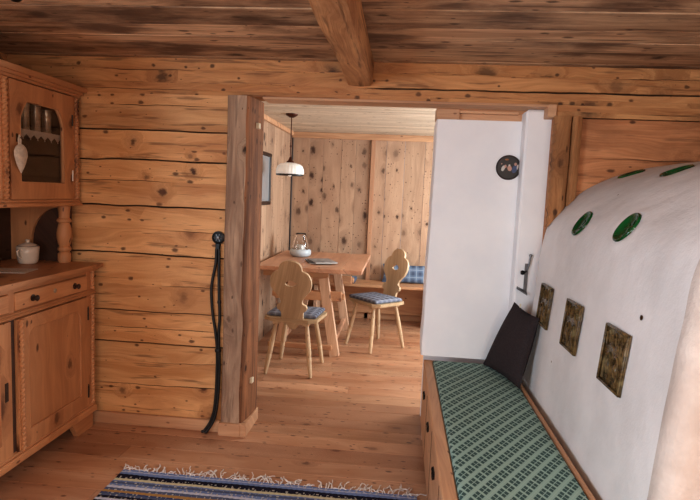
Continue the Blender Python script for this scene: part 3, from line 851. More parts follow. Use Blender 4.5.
# dark pillow leaning against the stove
def pillow(P00, P10, P11, P01, th, mat, name, n=18, parent=None):
    P = [Vector(p) for p in (P00, P10, P11, P01)]
    nrm = (P[1]-P[0]).cross(P[3]-P[0]).normalized()
    vs = []; fs = []; idx = {}
    for side in (1, -1):
        for j in range(n+1):
            for i in range(n+1):
                edge = i in (0, n) or j in (0, n)
                if side == -1 and edge: idx[(side, i, j)] = idx[(1, i, j)]; continue
                u, v = i/n, j/n; a, b = 2*u-1, 2*v-1
                # pinched sides, pointed corners
                pu = .5+.5*a*(1-.06*(1-b*b)); pv = .5+.5*b*(1-.06*(1-a*a))
                p = P[0]*(1-pu)*(1-pv)+P[1]*pu*(1-pv)+P[2]*pu*pv+P[3]*(1-pu)*pv
                h = th*((1-a*a)*(1-b*b))**.42*(1+.12*noise.noise(Vector((u*4, v*4, side*3))))
                if edge: h = 0
                idx[(side, i, j)] = len(vs); vs.append(tuple(p+nrm*h*side))
        for j in range(n):
            for i in range(n):
                q = [idx[(side, i, j)], idx[(side, i+1, j)], idx[(side, i+1, j+1)], idx[(side, i, j+1)]]
                fs.append(tuple(q) if side == 1 else tuple(reversed(q)))
    mb = MB(); mb.add(vs, fs, 0); return mb.build(name, mat, parent, smooth=80)
t_ = thing('throw_pillow', 'square dark brown linen pillow leaning on the stove at the bench end', 'pillow', (.6, -.05, .488))
PP = [(.530, .105, .494), (.655, -.275, .494), (.728, -.262, .860), (.648, -.045, .895)]
pillow(*PP, .05, M['pillow'], 'pillow_cover', parent=t_)
# piping + zip tag
pts = []
for A, B in zip(PP, PP[1:]+PP[:1]):
    A = Vector(A); B = Vector(B); C_ = sum((Vector(p) for p in PP), Vector())/4
    for k in range(10):
        u = k/10; p = A.lerp(B, u); b = 2*u-1; pts.append(p+(C_-p)*.06*(1-b*b))
mb = MB(); mb.tube(pts+[pts[0]], .0035, 6, cap=False); mb.build('piping', M['pillow'], t_, smooth=60)
mb = MB(); A = Vector(PP[3]).lerp(Vector(PP[2]), .25); mb.box(-.004, .004, -.002, .002, -.012, .014, .001, M=Matrix.Translation(A)); mb.build('zip_tag', M['whitetag'], t_)

# ------------------------------------------------------------------ rag rug
rug = thing('rag_rug', 'striped multicoloured rag rug with white fringe on the floorboards', 'rug', (-.6, -1.5, 0))
nx, ny = 110, 90; x0, x1, y0, y1 = -1.33, .15, -2.7, -.535
vs = []; fs = []
for j in range(ny+1):
    for i in range(nx+1):
        x = x0+(x1-x0)*i/nx; y = y1 + (y0-y1)*(j/ny)
        e = .006*noise.noise(Vector((y*14, 1, 0))) if i in (0, nx) else 0
        ye = .004*noise.noise(Vector((x*9, 4, 0)))
        vs.append((x+e, y+ye, .009+.0035*noise.noise(Vector((x*6, y*25, 0)))+.0015*((i+j) % 2)))
m = nx+1
for j in range(ny):
    for i in range(nx): fs.append((j*m+i, (j+1)*m+i, (j+1)*m+i+1, j*m+i+1))
b = len(vs); vs += [(x0, y1, .001), (x1, y1, .001), (x1, y0, .001), (x0, y0, .001)]
fs.append((b, b+1, b+2, b+3)); fs.append(tuple([b+1, b]+list(range(0, m)))); fs.append(tuple([b+3, b+2]+[ny*m+i for i in reversed(range(m))]))
fs.append(tuple([b, b+3]+[j*m for j in reversed(range(ny+1))])); fs.append(tuple([b+2, b+1]+[j*m+nx for j in range(ny+1)]))
mb = MB(); mb.add(vs, fs, 0); mb.build('woven_field', M['rug'], rug)
mb = MB()
for k in range(95):
    x = x0+(x1-x0)*(k+.5*random.random())/95
    clump = noise.noise(Vector((x*7, 0, 3)))
    if clump < -.25 and random.random() < .6: continue
    L = random.uniform(.05, .10)*(1+.6*clump); a = random.uniform(-.9, .9)+clump*.8; p = Vector((x, y1-.004, .008)); pts = [p.copy()]
    for s_ in range(7):
        a += random.uniform(-.45, .45)
        p = p+Vector((math.sin(a), math.cos(a), 0))*L/7; p.z = .004 + .012*abs(math.sin(s_*.9+k))*(1-s_/9)
        pts.append(p.copy())
    mb.tube(pts, random.uniform(.0020, .0034), 5)
o = mb.build('fringe', M['fringe'], rug); o['kind'] = 'stuff'; o['label'] = 'tangled white cotton fringe'

# ------------------------------------------------------------------ buffet cabinet
cab = thing('buffet_cabinet', 'antique pine buffet cabinet with glazed hutch and rope-twist edges against left wall', 'cabinet', (-2.0, -.75, 0))
CX = -1.765; CB = -2.27; CY0, CY1 = -1.50, -.065
def hprism(mb, pts, z0, z1, tone=0.0, inv=False):
    """polygon in (x,y) extruded in z"""
    n = len(pts); vs = [(x, y, z0) for x, y in pts]+[(x, y, z1) for x, y in pts]
    fs = [tuple(reversed(range(n))), tuple(range(n, 2*n))]+[(k, (k+1) % n, n+(k+1) % n, n+k) for k in range(n)]
    mb.add(vs, fs, tone)
# lower carcass
mb = MB()
mb.box(CB, CX-.02, CY0, CY0+.02, .12, .95, .002, .1).box(CB, CX-.02, CY1-.02, CY1, .12, .95, .002, .5).box(CB, CX-.02, CY0, CY1, .12, .145, .002, .9).box(CB, CB+.015, CY0, CY1, .12, .95, .002, 1.3)
mb.box(CX-.02, CX, CY1-.065, CY1, .12, .95, .002, 2.3).box(CX-.02, CX, CY0, CY0+.06, .12, .95, .002, 2.8)
mb.box(CX-.02, CX, -.758, -.718, .12, .95, .002, 3.1)
mb.build('carcass', M['cab'], cab)
mb = MB(); mb.box(CX-.02, CX-.001, CY0+.04, CY1-.04, .80, .835, .002, .1).box(CX-.02, CX-.001, CY0+.04, CY1-.04, .925, .95, .002, .6); mb.build('front_rails', M['caby'], cab)
mb = MB(); mb.box(CX-.01, CX+.016, CY0-.01, CY1+.012, .806, .822, .006, .1).box(CX-.05, CX+.010, CY0-.01, CY1+.01, .822, .832, .003, .1); mb.build('waist_moulding', M['caby'], cab)
mb = MB(); mb.box(CB, CX+.018, CY0-.015, CY1+.012, .095, .135, .007, 1.1).box(CB, CX+.008, CY0-.008, CY1+.006, .135, .150, .005, 1.1); mb.build('base_moulding', M['caby'], cab)
for (a, b) in ((CY1-.21, CY1-.0), (CY0+.0, CY0+.21)):
    mb = MB()
    sl = .06 if a > -1 else 0; sr = 0 if a > -1 else .06
    for xx in (CX-.02,):
        vs = [(xx-.015, a+sl, 0), (xx-.015, b-sr, 0), (xx-.015, b, .096), (xx-.015, a, .096), (xx+.015, a+sl, 0), (xx+.015, b-sr, 0), (xx+.015, b, .096), (xx+.015, a, .096)]
        mb.add(vs, [(3, 2, 1, 0), (4, 5, 6, 7), (0, 1, 5, 4), (1, 2, 6, 5), (2, 3, 7, 6), (3, 0, 4, 7)], .6)
    yy = b if a > -1 else a
    mb.build('bracket_foot', M['caby'], cab)
    MB().box(CX-.2, CX-.036, yy-.02, yy, 0, .096, .002, .8).build('side_foot', M['caby'], cab); MB().box(CB, CB+.1, yy-.02, yy, 0, .096, .002, .8).build('side_foot', M['caby'], cab)
# counter with moulded edge
mb = MB(); hprism(mb, [(CB, CY0-.03), (CX+.045, CY0-.03), (CX+.052, CY0-.02), (CX+.052, CY1+.015), (CX+.045, CY1+.025), (CB, CY1+.025)], .962, .984, .3)
hprism(mb, [(CB, CY0-.02), (CX+.032, CY0-.02), (CX+.032, CY1+.014), (CB, CY1+.014)], .95, .962, .3)
mb.build('counter_top', M['caby'], cab)
# drawers
for k, (a, b) in enumerate(((-.717, CY1-.068), (CY0+.063, -.760))):
    mb = MB(); mb.box(CX-.018, CX+.006, a, b, .838, .922, .004, .5+k); d = mb.build('drawer', M['caby'], cab)
    for yy in (a+.12, b-.12):
        mb = MB(); mb.lathe([(.017, 0), (.017, .004), (.008, .007), (.007, .014), (.014, .020), (.015, .026), (.008, .032), (.001, .033)], c=(CX+.005, yy, .880), n=16, M=Matrix.Rotation(PI/2, 4, 'Y')); mb.build('knob', M['knob'], d, smooth=50)
    mb = MB(); mb.lathe([(.012, 0), (.012, .003), (.007, .006), (.001, .006)], c=(CX+.005, (a+b)/2, .885), n=14, M=Matrix.Rotation(PI/2, 4, 'Y')); mb.build('keyhole_plate', M['pewter'], d, smooth=50)
# rope twist columns
def rope(mb, x, y, z0, z1, r, pitch=.024, lobes=2, n=12):
    vs = []; fs = []; L = int((z1-z0)/(pitch/7)); 
    for i in range(L+1):
        z = z0+(z1-z0)*i/L
        for k in range(n):
            a = 2*PI*k/n; rr = r*(1+.28*math.cos(lobes*(a-2*PI*z/(pitch*lobes))))
            vs.append((x+rr*math.cos(a), y+rr*math.sin(a), z))
    for i in range(L):
        for k in range(n): k2 = (k+1) % n; fs.append((i*n+k, i*n+k2, (i+1)*n+k2, (i+1)*n+k))
    fs.append(tuple(reversed(range(n)))); fs.append(tuple(L*n+k for k in range(n)))
    mb.add(vs, fs, .2)
for yy in (CY1-.016, CY0+.016):
    mb = MB(); rope(mb, CX+.004, yy, .152, .804, .011); rope(mb, CX+.004, yy, .836, .948, .011); mb.build('rope_column', M['cab'], cab, smooth=60)
# lower doors
def ry(yc, ya, yb, za, zb, cut):
    """outline with chamfer-curved top corners in (y,z)"""
    pts = [(ya, za), (yb, za), (yb, zb-cut)]
    for k in range(1, 6):
        a = k/6*PI/2; pts.append((yb-cut+cut*math.cos(a)*1.0 if False else yb-cut*(1-math.cos(a)) , zb-cut+cut*math.sin(a)))
    pts += [(yb-cut, zb), (ya+cut, zb)]
    for k in range(5, 0, -1):
        a = k/6*PI/2; pts.append((ya+cut*(1-math.cos(a)), zb-cut+cut*math.sin(a)))
    pts.append((ya, zb-cut)); return pts
RZ = Matrix.Rotation(PI/2, 4, 'Z')   # prism x-> y , y-> -x
def yzprism(mb, outline, xa, xb, holes=None, tone=0.0, bev=0.0):
    mb.prism(outline, -xb, -xa, M=RZ, holes=holes, tone=tone, bev=bev)
doors = []
for k, (a, b) in enumerate(((-.722, CY1-.068), (CY0+.063, -.760))):
    hole = ry(0, a+.085, b-.075, .235, .735, .055)
    mb = MB(); yzprism(mb, [(a, .155), (b, .155), (b, .798), (a, .798)], CX-.015, CX+.012, [hole], .9+k); d = mb.build('door', M['cab'], cab); doors.append(d)
    mb = MB(); mb.box(CX-.012, CX+.003, a+.075, b-.065, .225, .745, .001, 2.7+k); mb.build('door_panel', M['cab'], d)
    mb = MB(); mb.tube([(CX+.011, y_, z_) for y_, z_ in hole+[hole[0]]], .0032, 6, cap=False); mb.build('panel_beading', M['cab'], d, smooth=50)
    ex = a+.035 if k == 0 else b-.035
    mb = MB(); mb.box(CX+.010, CX+.015, ex-.011, ex+.011, .43, .52, .004).lathe([(.003, 0), (.003, .004)], c=(CX+.014, ex, .475), n=8, M=Matrix.Rotation(PI/2, 4, 'Y')); mb.build('keyhole_plate', M['cab' if k == 0 else 'knob'], d)
    if k == 0:
        mb = MB(); mb.box(CX+.014, CX+.0165, ex-.003, ex+.003, .465, .488, .001); mb.build('keyhole', M['black'], d)
    hy = b-.006 if k == 0 else a+.006
    for zz in (.70, .24):
        mb = MB(); mb.lathe([(.005, -.035), (.005, .035)], c=(CX+.014, hy, zz), n=8).lathe([(.001, .0), (.005, .004), (.001, .009)], c=(CX+.014, hy, zz+.035), n=8); mb.build('hinge', M['hinge'], d, smooth=50)
mb = MB(); rope(mb, CX+.022, -.703, .158, .796, .010); mb.build('rope_column', M['cab'], doors[0], smooth=60)
mb = MB(); mb.box(CX+.010, CX+.018, -.718, -.690, .157, .797, .002, .3); mb.build('door_stile', M['cab'], doors[0])
mb = MB(); mb.box(CX-.001, CX+.002, -.757, -.724, .16, .80, .001); mb.build('shadow_gap', M['cabdark'], cab)

# hutch
UX = -1.875; UZ0, UZ1 = 1.335, 1.93; UY1 = -.032
mb = MB()
mb.box(CB, UX, CY0, CY0+.02, UZ0, UZ1, .002, .1).box(CB, UX-.02, UY1-.02, UY1, UZ0, UZ1, .002, .5).box(CB, UX, CY0, UY1, UZ0, UZ0+.02, .002, .2).box(CB, UX-.01, CY0, UY1, UZ1-.02, UZ1, .002, .2)
mb.box(UX-.02, UX, UY1-.058, UY1, UZ0+.02, UZ1, .002, 1.7).box(UX-.02, UX, -.645, -.59, UZ0+.02, UZ1, .002, 2.7).box(UX-.02, UX, -.98, -.925, UZ0+.02, UZ1, .002, 3.7).box(UX-.02, UX, CY0, CY0+.055, UZ0+.02, UZ1, .002, .7)
mb.build('hutch_carcass', M['cab'], cab)
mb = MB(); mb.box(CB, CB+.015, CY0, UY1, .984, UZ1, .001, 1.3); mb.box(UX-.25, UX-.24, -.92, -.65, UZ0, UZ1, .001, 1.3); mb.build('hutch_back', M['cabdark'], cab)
mb = MB(); mb.box(CB, UX+.022, CY0-.015, UY1+.018, UZ0-.022, UZ0, .006, 1.1).box(CB, UX+.012, CY0-.01, UY1+.012, UZ0, UZ0+.014, .004, 1.1); mb.build('hutch_base_moulding', M['caby'], cab)
mb = MB()
hprism(mb, [(CB, CY0-.03), (UX+.045, CY0-.03), (UX+.045, UY1+.028), (CB, UY1+.028)], 1.957, 1.985, .3)
hprism(mb, [(CB, CY0-.015), (UX+.028, CY0-.015), (UX+.028, UY1+.020), (CB, UY1+.020)], 1.942, 1.957, .3)
hprism(mb, [(CB, CY0-.005), (UX+.014, CY0-.005), (UX+.014, UY1+.011), (CB, UY1+.011)], 1.928, 1.942, .3)
mb.build('cornice', M['caby'], cab)
for yy in (UY1-.016, -.617, -.953, CY0+.016):
    mb = MB(); rope(mb, UX+.006, yy, UZ0+.016, 1.925, .012); mb.build('rope_column', M['cab'], cab, smooth=60)
# turned posts and arched side brackets
for yy in (-.085, -1.46):
    mb = MB()
    mb.lathe([(.034, 0), (.036, .012), (.036, .05), (.030, .056), (.026, .062), (.034, .068), (.037, .078), (.034, .088), (.028, .094), (.034, .11), (.040, .14), (.041, .165), (.038, .195), (.030, .222), (.028, .228), (.038, .234), (.040, .242), (.036, .25), (.029, .256), (.030, .29), (.034, .315), (.034, .330)],
        c=(-1.925, yy, .984), n=28); mb.build('turned_post', M['cab'], cab, smooth=50)
for yy in (-.62,):
    pass
# end side panels of the open shelf with arch cut (panel against back) 
out = [(-2.255, .984), (-2.13, .984)]
for k in range(0, 9):
    a = k/8*PI/2; out.append((-1.95-.18*math.cos(a), 1.10+.20*math.sin(a)))
out += [(-1.90, 1.313), (-2.255, 1.313)]
for yy in (CY1-.018, CY0):
    mb = MB(); mb.prism(out, yy, yy+.018, tone=.7); mb.build('arched_side', M['cab'], cab)
mb = MB(); mb.box(-2.258, -1.90, CY1+.002, CY1+.014, .984, 1.312, .001, .5); mb.build('arch_shade_panel', M['cabdark'], cab)  # added dark sheet: its colour stands for the corner shade behind the arch
# hutch doors glazed
for k, (a, b) in enumerate(((-.588, UY1-.060), (CY0+.057, -.982))):
    za, zb = UZ0+.018, 1.922
    ga, gb, gza, gzb = a+.070, b-.078, za+.085, zb-.090
    cut = .07
    hole = [(ga, gza), (gb, gza), (gb, gzb-.09), (gb-.008, gzb-.065), (gb-.025, gzb-.03), (gb-.05, gzb), (ga+.05, gzb), (ga+.025, gzb-.03), (ga+.008, gzb-.065), (ga, gzb-.09)]
    mb = MB(); yzprism(mb, [(a, za), (b, za), (b, zb), (a, zb)], UX-.014, UX+.010, [hole], .9+k); d = mb.build('glazed_door', M['cab'], cab)
    mb = MB(); mb.box(UX-.008, UX-.005, ga-.01, gb+.01, gza-.01, gzb+.01, .0005); mb.build('glass_pane', M['glass'], d)
    mb = MB(); mb.tube([(UX+.009, y_, z_) for y_, z_ in hole+[hole[0]]], .003, 6, cap=False); mb.build('glazing_bead', M['cab'], d, smooth=50)
    hy = b-.004 if k == 0 else a+.004
    for zz in (za+.13, zb-.13):
        mb = MB(); mb.lathe([(.0045, -.03), (.0045, .03)], c=(UX+.012, hy, zz), n=8); mb.build('hinge', M['porc' if zz < 1.6 else 'hinge'], d, smooth=50)
    if k == 0: GA, GB = ga, gb
    kx = a+.045 if k == 0 else b-.045
    mb = MB(); mb.box(UX+.008, UX+.013, kx-.008, kx+.008, 1.63, 1.67, .002); mb.tube([(UX+.01, kx, 1.65), (UX+.03, kx, 1.65)], .003, 6); mb.build('key', M['brassd'], d, smooth=40)
# inner shelf, black interior lining
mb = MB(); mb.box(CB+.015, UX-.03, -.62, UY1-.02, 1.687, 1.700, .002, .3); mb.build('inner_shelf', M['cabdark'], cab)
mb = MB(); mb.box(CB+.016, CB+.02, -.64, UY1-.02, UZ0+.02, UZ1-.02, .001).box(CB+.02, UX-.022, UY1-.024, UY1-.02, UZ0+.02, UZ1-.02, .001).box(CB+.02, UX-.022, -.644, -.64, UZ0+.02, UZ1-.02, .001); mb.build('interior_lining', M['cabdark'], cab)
# lace shelf trim
mb = MB(); y = GA-.02; n = 7; w = (GB-GA+.04)/n
for k in range(n):
    y_ = y+k*w
    mb.add([(UX-.025, y_, 1.702), (UX-.025, y_+w, 1.702), (UX-.025, y_+w, 1.680), (UX-.025, y_+w/2, 1.658), (UX-.025, y_, 1.680)], [(0, 4, 3, 2, 1)], 0)
    mb.lathe([(.004, 0), (.004, .002)], c=(UX-.0245, y_+w/2, 1.656), n=8, M=Matrix.Rotation(PI/2, 4, 'Y'))
o = mb.build('lace_edging', M['lace']); tag(o, 'white zigzag lace edging on the shelf behind the hutch glass', 'lace')
# pewter cups on shelf
cups = None
for k, (yy, h, lab) in enumerate(((GA+.125, .14, 'tall pewter beaker behind glass at the left end of the hutch shelf'), (GA+.213, .15, 'tallest pewter beaker behind the hutch glass, in the middle'), (GA+.300, .125, 'short pewter beaker behind the hutch glass nearest the hinges'))):
    mb = MB(); mb.lathe([(.023, 0), (.024, .004), (.021, .012), (.022, h*.7), (.025, h), (.023, h), (.020, h*.7), (.018, .015), (.001, .014)], c=(UX-.06, yy, 1.700), n=24)
    for zz in (.02, h*.72): mb.lathe([(.0225, -.002), (.0245, 0), (.0225, .002)], c=(UX-.06, yy, 1.700+zz), n=24, cap=False)
    o = mb.build('pewter_beaker', M['pewter'], smooth=50); tag(o, lab, 'cup', 'pewter beakers in the hutch')
# ivory leaf ornament hanging from key
t_ = thing('leaf_ornament', 'ivory leaf-shaped ornament hanging from the key of the glazed hutch door', 'ornament', (UX+.02, -.55, 1.55))
hy = -.588+.045
Pm = []
half = [(0, .085), (.018, .082), (.036, .070), (.046, .05), (.046, .03), (.038, .008), (.030, -.012), (.016, -.035), (0, -.055)]
for (a, b) in half: Pm.append((a, b))
for (a, b) in reversed(half[1:-1]): Pm.append((-a, b))
T = Matrix.Translation((UX+.030, hy, 1.535)) @ RZ
mb = MB(); vs = []; fs = []
c0 = len(vs); N = len(Pm)
for q, dd in ((1, 0), (.8, .007), (.45, .011)):
    for (a, b) in Pm: vs.append((a*q, -dd, (b-.02)*q+.02+.0))
for r_ in range(2):
    for k in range(N): k2 = (k+1) % N; fs.append((r_*N+k, r_*N+k2, (r_+1)*N+k2, (r_+1)*N+k))
fs.append(tuple(2*N+k for k in range(N)))
b0 = len(vs)
for (a, b) in Pm: vs.append((a, .003, b))
fs.append(tuple(b0+k for k in reversed(range(N))))
for k in range(N): k2 = (k+1) % N; fs.append((b0+k, b0+k2, k2, k))
vs = [tuple(T @ Vector(p)) for p in vs]
mb.add(vs, fs, 0); mb.build('leaf', M['ivory'], t_, smooth=50)
mb = MB(); mb.tube([(UX+.024, hy-.004, 1.612), (UX+.024, hy-.008, 1.64), (UX+.022, hy, 1.662), (UX+.024, hy+.006, 1.64), (UX+.024, hy+.003, 1.612)], .0045, 6); mb.build('hanging_loop', M['ivory'], t_, smooth=50)

# sugar bowl
t_ = thing('sugar_bowl', 'white porcelain sugar bowl with two handles and lid on the buffet counter', 'bowl', (-2.06, -.21, .984))
c = (-2.06, -.21, .985)
mb = MB(); mb.lathe([(.040, 0), (.046, .003), (.052, .02), (.056, .06), (.058, .088), (.054, .092), (.050, .088), (.048, .02), (.001, .012)], c=c, n=36); mb.build('body', M['porc'], t_, smooth=50)
mb = MB(); mb.lathe([(.058, .090), (.059, .094), (.052, .099), (.040, .108), (.020, .115), (.010, .118), (.009, .124), (.013, .129), (.010, .135), (.001, .136)], c=c, n=36); l = mb.build('lid', M['porc'], t_, smooth=50)
mb = MB(); mb.lathe([(.053, .0985), (.0535, .1005), (.051, .1005)], c=c, n=36, cap=False); mb.build('gilt_line', M['copper'], l, smooth=50)
for s_ in (-1, 1):
    mb = MB(); pts = [(c[0]+s_*.7*(.056+q)*.0, c[1]+s_*(.054+q), c[2]+h) for q, h in ((0, .078), (.020, .084), (.033, .076), (.028, .055), (.014, .038), (-.001, .034))]
    mb.tube(pts, .005, 8); mb.build('handle', M['porc'], t_, smooth=60)
# paper / doily
mb = MB(); mb.box(-.11, .11, -.075, .075, 0, .003, .001, M=Matrix.Translation((-1.97, -.48, .9845)) @ Matrix.Rotation(.2, 4, 'Z'))
o = mb.build('folded_paper', M['lace']); tag(o, 'folded pale paper lying flat on the buffet counter', 'paper')
t_ = thing('wire_basket', 'small dark wire basket at the left end of the counter', 'basket', (-2.08, -.50, .985))
mb = MB()
for zz, rr in ((.006, .065), (.05, .08)): mb.tube([(-2.12+rr*math.cos(a), -.47+rr*math.sin(a), .985+zz) for a in [2*PI*k/20 for k in range(21)]], .004, 6, cap=False)
for k in range(10): a = 2*PI*k/10; mb.tube([(-2.12+.065*math.cos(a), -.47+.065*math.sin(a), .989), (-2.12+.08*math.cos(a), -.47+.08*math.sin(a), 1.035)], .0025, 5)
mb.build('wire_frame', M['brassd'], t_, smooth=50)

# ------------------------------------------------------------------ black wall fitting + cables
t_ = thing('cable_outlet', 'round black wall fitting with two black cables hanging to the floor beside post', 'cable', (-1.035, 0, 0))
T = Matrix.Translation((-1.036, -.004, 1.165)) @ Matrix.Rotation(PI/2, 4, 'X')
mb = MB(); mb.lathe([(.036, -.004), (.038, .008), (.036, .014), (.026, .016), (.024, .012), (.001, .012)], n=32, M=T); mb.build('round_plate', M['blackm'], t_, smooth=50)
mb = MB()
for a in (0, PI/3, 2*PI/3): mb.tube([T @ Vector((.024*math.cos(a), .024*math.sin(a), .014)), T @ Vector((-.024*math.cos(a), -.024*math.sin(a), .014))], .0035, 6)
mb.lathe([(.009, .010), (.009, .022), (.001, .024)], n=14, M=T); mb.build('rosette', M['steel'], t_, smooth=50)
mb = MB(); mb.box(-1.050, -1.022, -.024, -.003, 1.095, 1.135, .004); mb.build('cable_clamp', M['blackm'], t_)
def smoothpts(P, sub=8):
    return [Vector(p) for p in catmull([tuple(p) for p in P], sub)]
A = [(-1.044, -.018, 1.10), (-1.046, -.018, 1.02), (-1.064, -.018, .92), (-1.070, -.017, .84), (-1.060, -.016, .72), (-1.040, -.016, .60), (-1.030, -.016, .50), (-1.028, -.018, .38), (-1.030, -.026, .22), (-1.045, -.035, .10), (-1.085, -.045, .022), (-1.105, -.05, .012)]
B = [(-1.028, -.018, 1.10), (-1.027, -.018, 1.02), (-1.026, -.017, .92), (-1.022, -.017, .80), (-1.018, -.016, .70), (-1.022, -.016, .60), (-1.018, -.016, .50), (-1.014, -.018, .38), (-1.017, -.026, .22), (-1.030, -.037, .10), (-1.068, -.050, .022), (-1.085, -.056, .012)]
for P in (A, B):
    mb = MB(); mb.tube(smoothpts(P), .0085, 10); mb.build('cable', M['black'], t_, smooth=60)
mb = MB(); mb.lathe([(.0112, -.008), (.012, 0), (.0112, .008)], c=(-1.0218, -.017, .79), n=12); mb.build('cable_tie', M['black'], t_, smooth=50)
mb = MB(); mb.lathe([(.018, -.008), (.020, 0), (.018, .008)], c=(-1.024, -.016, .50), n=12); mb.build('cable_tie', M['black'], t_, smooth=50)

# ------------------------------------------------------------------ dining table
tb = thing('trestle_table', 'pine trestle dining table in the room beyond the opening', 'table', (-.765, 2.2, 0))
TX0, TX1, TY0, TY1, TZ = -1.235, -.30, 1.53, 2.84, .798
mb = MB()
w = (TX1-TX0)/5
for k in range(5): mb.box(TX0+k*w, TX0+(k+1)*w-.0006, TY0, TY1, TZ-.036, TZ, .003, k*.77)
mb.build('tabletop', M['tablex'], tb)
for (ya, yb) in ((TY0+.12, TY0+.20), (TY1-.20, TY1-.12)): MB().box(TX0+.05, TX1-.30, ya, yb, TZ-.10, TZ-.037, .004, .2).build('apron', M['benchx'], tb)
def bar(p, q, w, th, tone=0.0, up=(0, 1, 0)):
    p = Vector(p); q = Vector(q); d = (q-p); L = d.length; d.normalize(); y = Vector(up); x = y.cross(d).normalized(); y = d.cross(x)
    T = Matrix(((x.x, y.x, d.x, p.x), (x.y, y.y, d.y, p.y), (x.z, y.z, d.z, p.z), (0, 0, 0, 1)))
    return MB().box(-w/2, w/2, -th/2, th/2, 0, L, .004, tone, M=T)
cxm = -.775
for yy in (1.66, 2.62):
    for s_ in (-1, 1):
        mb = bar((cxm+s_*.255, yy, 0.0), (cxm+s_*.130, yy, TZ-.095), .088, .055, .3+s_); mb.build('leg', M['tableleg'], tb)
    mb = MB(); mb.box(cxm-.30, cxm+.30, yy-.022, yy+.022, .50, .585, .006, .5); mb.box(cxm+.265, cxm+.325, yy-.016, yy+.016, .515, .57, .006, 1.5); mb.box(cxm-.325, cxm-.265, yy-.016, yy+.016, .515, .57, .006, 1.5); mb.build('cross_beam', M['benchx'], tb)
    mb = MB(); mb.box(cxm-.34, cxm+.235, yy-.075, yy-.03, .07, .115, .006, .8); mb.build('foot_rail', M['benchx'], tb)
for s_ in (-1, 1):
    mb = MB(); mb.box(cxm+s_*.235-.02, cxm+s_*.235+.02, 1.70, 2.58, .10, .14, .005, .9); mb.build('side_rail', M['tablex'], tb)

# items on table
t_ = thing('candle_lantern', 'glass hurricane candle holder on a pale bowl base on the dining table', 'candle holder', (-.99, 2.36, TZ))
c = (-.985, 2.35, TZ+.0005); S = 1.06
mb = MB(); mb.lathe([(.070*S, 0), (.096*S, .014), (.103*S, .040), (.100*S, .064), (.088*S, .076), (.080*S, .066), (.001, .060)], c=c, n=32); mb.build('bowl_base', M['pebble'], t_, smooth=50)
mb = MB(); mb.lathe([(.076*S, .070), (.082*S, .085), (.078*S, .11), (.066*S, .16), (.050*S, .215), (.049*S, .235)], c=c, n=32, cap=False); o = mb.build('glass_chimney', M['glass'], t_, smooth=60)
sm = o.modifiers.new('thick', 'SOLIDIFY'); sm.thickness = .005
mb = MB(); mb.lathe([(.040, .053), (.040, .118), (.036, .122), (.001, .120)], c=c, n=24); cd = mb.build('candle', M['candle'], t_, smooth=50)
mb = MB(); mb.tube([(c[0], c[1], c[2]+.12), (c[0]+.001, c[1], c[2]+.132)], .0015, 5); mb.build('wick', M['black'], cd)
for k, (lx, ly, rz, dz, mt, lab) in enumerate(((-.745, 1.98, .30, 0, 'cover1', 'grey blue booklet lying underneath another on the dining table'), (-.70, 1.93, .42, .012, 'cover2', 'pale magazine lying on top of the blue booklet on the table'))):
    z0 = TZ+.0005+dz
    t_ = thing('magazine', lab, 'magazine', (lx, ly, z0), rz, 'magazines on the dining table')
    T = Matrix.Translation((lx, ly, z0)) @ Matrix.Rotation(rz, 4, 'Z')
    mb = MB(); mb.box(-.103, .103, -.146, .146, .0015, .0095, .001, M=T); mb.build('pages', M['paper'], t_)
    mb = MB(); mb.box(-.105, .105, -.148, .148, .0095, .011, .0005, M=T).box(-.105, .105, -.148, .148, 0, .0015, .0005, M=T).box(-.1065, -.105, -.148, .148, 0, .011, .0005, M=T); mb.build('cover', M[mt], t_)

# ------------------------------------------------------------------ chairs
chair = thing('board_chair', 'carved board-back wooden chair with plaid pad seen from behind, at table end', 'chair', (0, 0, 0), 0, 'carved farmhouse chairs')
SZ = .445
mb = MB()
hprism(mb, [(-.215, -.16), (-.15, -.20), (.15, -.20), (.215, -.16), (.225, .14), (.17, .20), (-.17, .20), (-.225, .14)], SZ-.012, SZ+.014, .2)
hprism(mb, [(-.205, -.15), (-.145, -.19), (.145, -.19), (.205, -.15), (.215, .135), (.165, .19), (-.165, .19), (-.215, .135)], SZ-.018, SZ-.012, .2)
mb.build('seat', M['chairx'], chair)
mb = MB()
for s_ in (-1, 1): mb.box(s_*.12-.028, s_*.12+.028, -.17, .17, SZ-.043, SZ-.018, .005, .4)
mb.build('seat_battens', M['chair'], chair)
for sx in (-1, 1):
    for sy in (-1, 1):
        top = Vector((sx*.125, sy*.135, SZ-.03)); bot = Vector((sx*.185, sy*.205, .0))
        d = (bot-top); L = d.length; q = d.to_track_quat('Z', 'Y').to_matrix().to_4x4()
        T = Matrix.Translation(top) @ q
        mb = MB(); mb.lathe([(.012, -.0), (.015, .02), (.019, L*.30), (.0205, L*.50), (.0195, L*.60), (.0165, L*.615), (.0205, L*.635), (.019, L*.67), (.0205, L*.69), (.0165, L*.71), (.0185, L*.73), (.014, L-.006)], n=16, M=T)
        o = mb.build('leg', M['chair'], chair, smooth=45)
        zmin = min(v.co.z for v in o.data.vertices)
        for v in o.data.vertices: 
            if v.co.z < .001: v.co.z = .0
hw = [(0, -.075), (.022, -.070), (.038, -.050), (.050, -.030), (.075, -.022), (.088, -.010), (.088, .03), (.092, .075), (.112, .088), (.122, .108), (.114, .130), (.094, .140), (.086, .152), (.092, .180), (.118, .215), (.146, .245), (.162, .285), (.164, .325), (.154, .362), (.132, .390), (.104, .404), (.092, .410), (.090, .432), (.076, .458), (.050, .476), (.022, .484), (0, .486)]
hw = catmull([(a, b*1.03 if b > 0 else b) for a, b in hw], 2)
outl = [(a, b) for a, b in hw] + [(-a, b) for a, b in reversed(hw[1:-1])]
hol = []
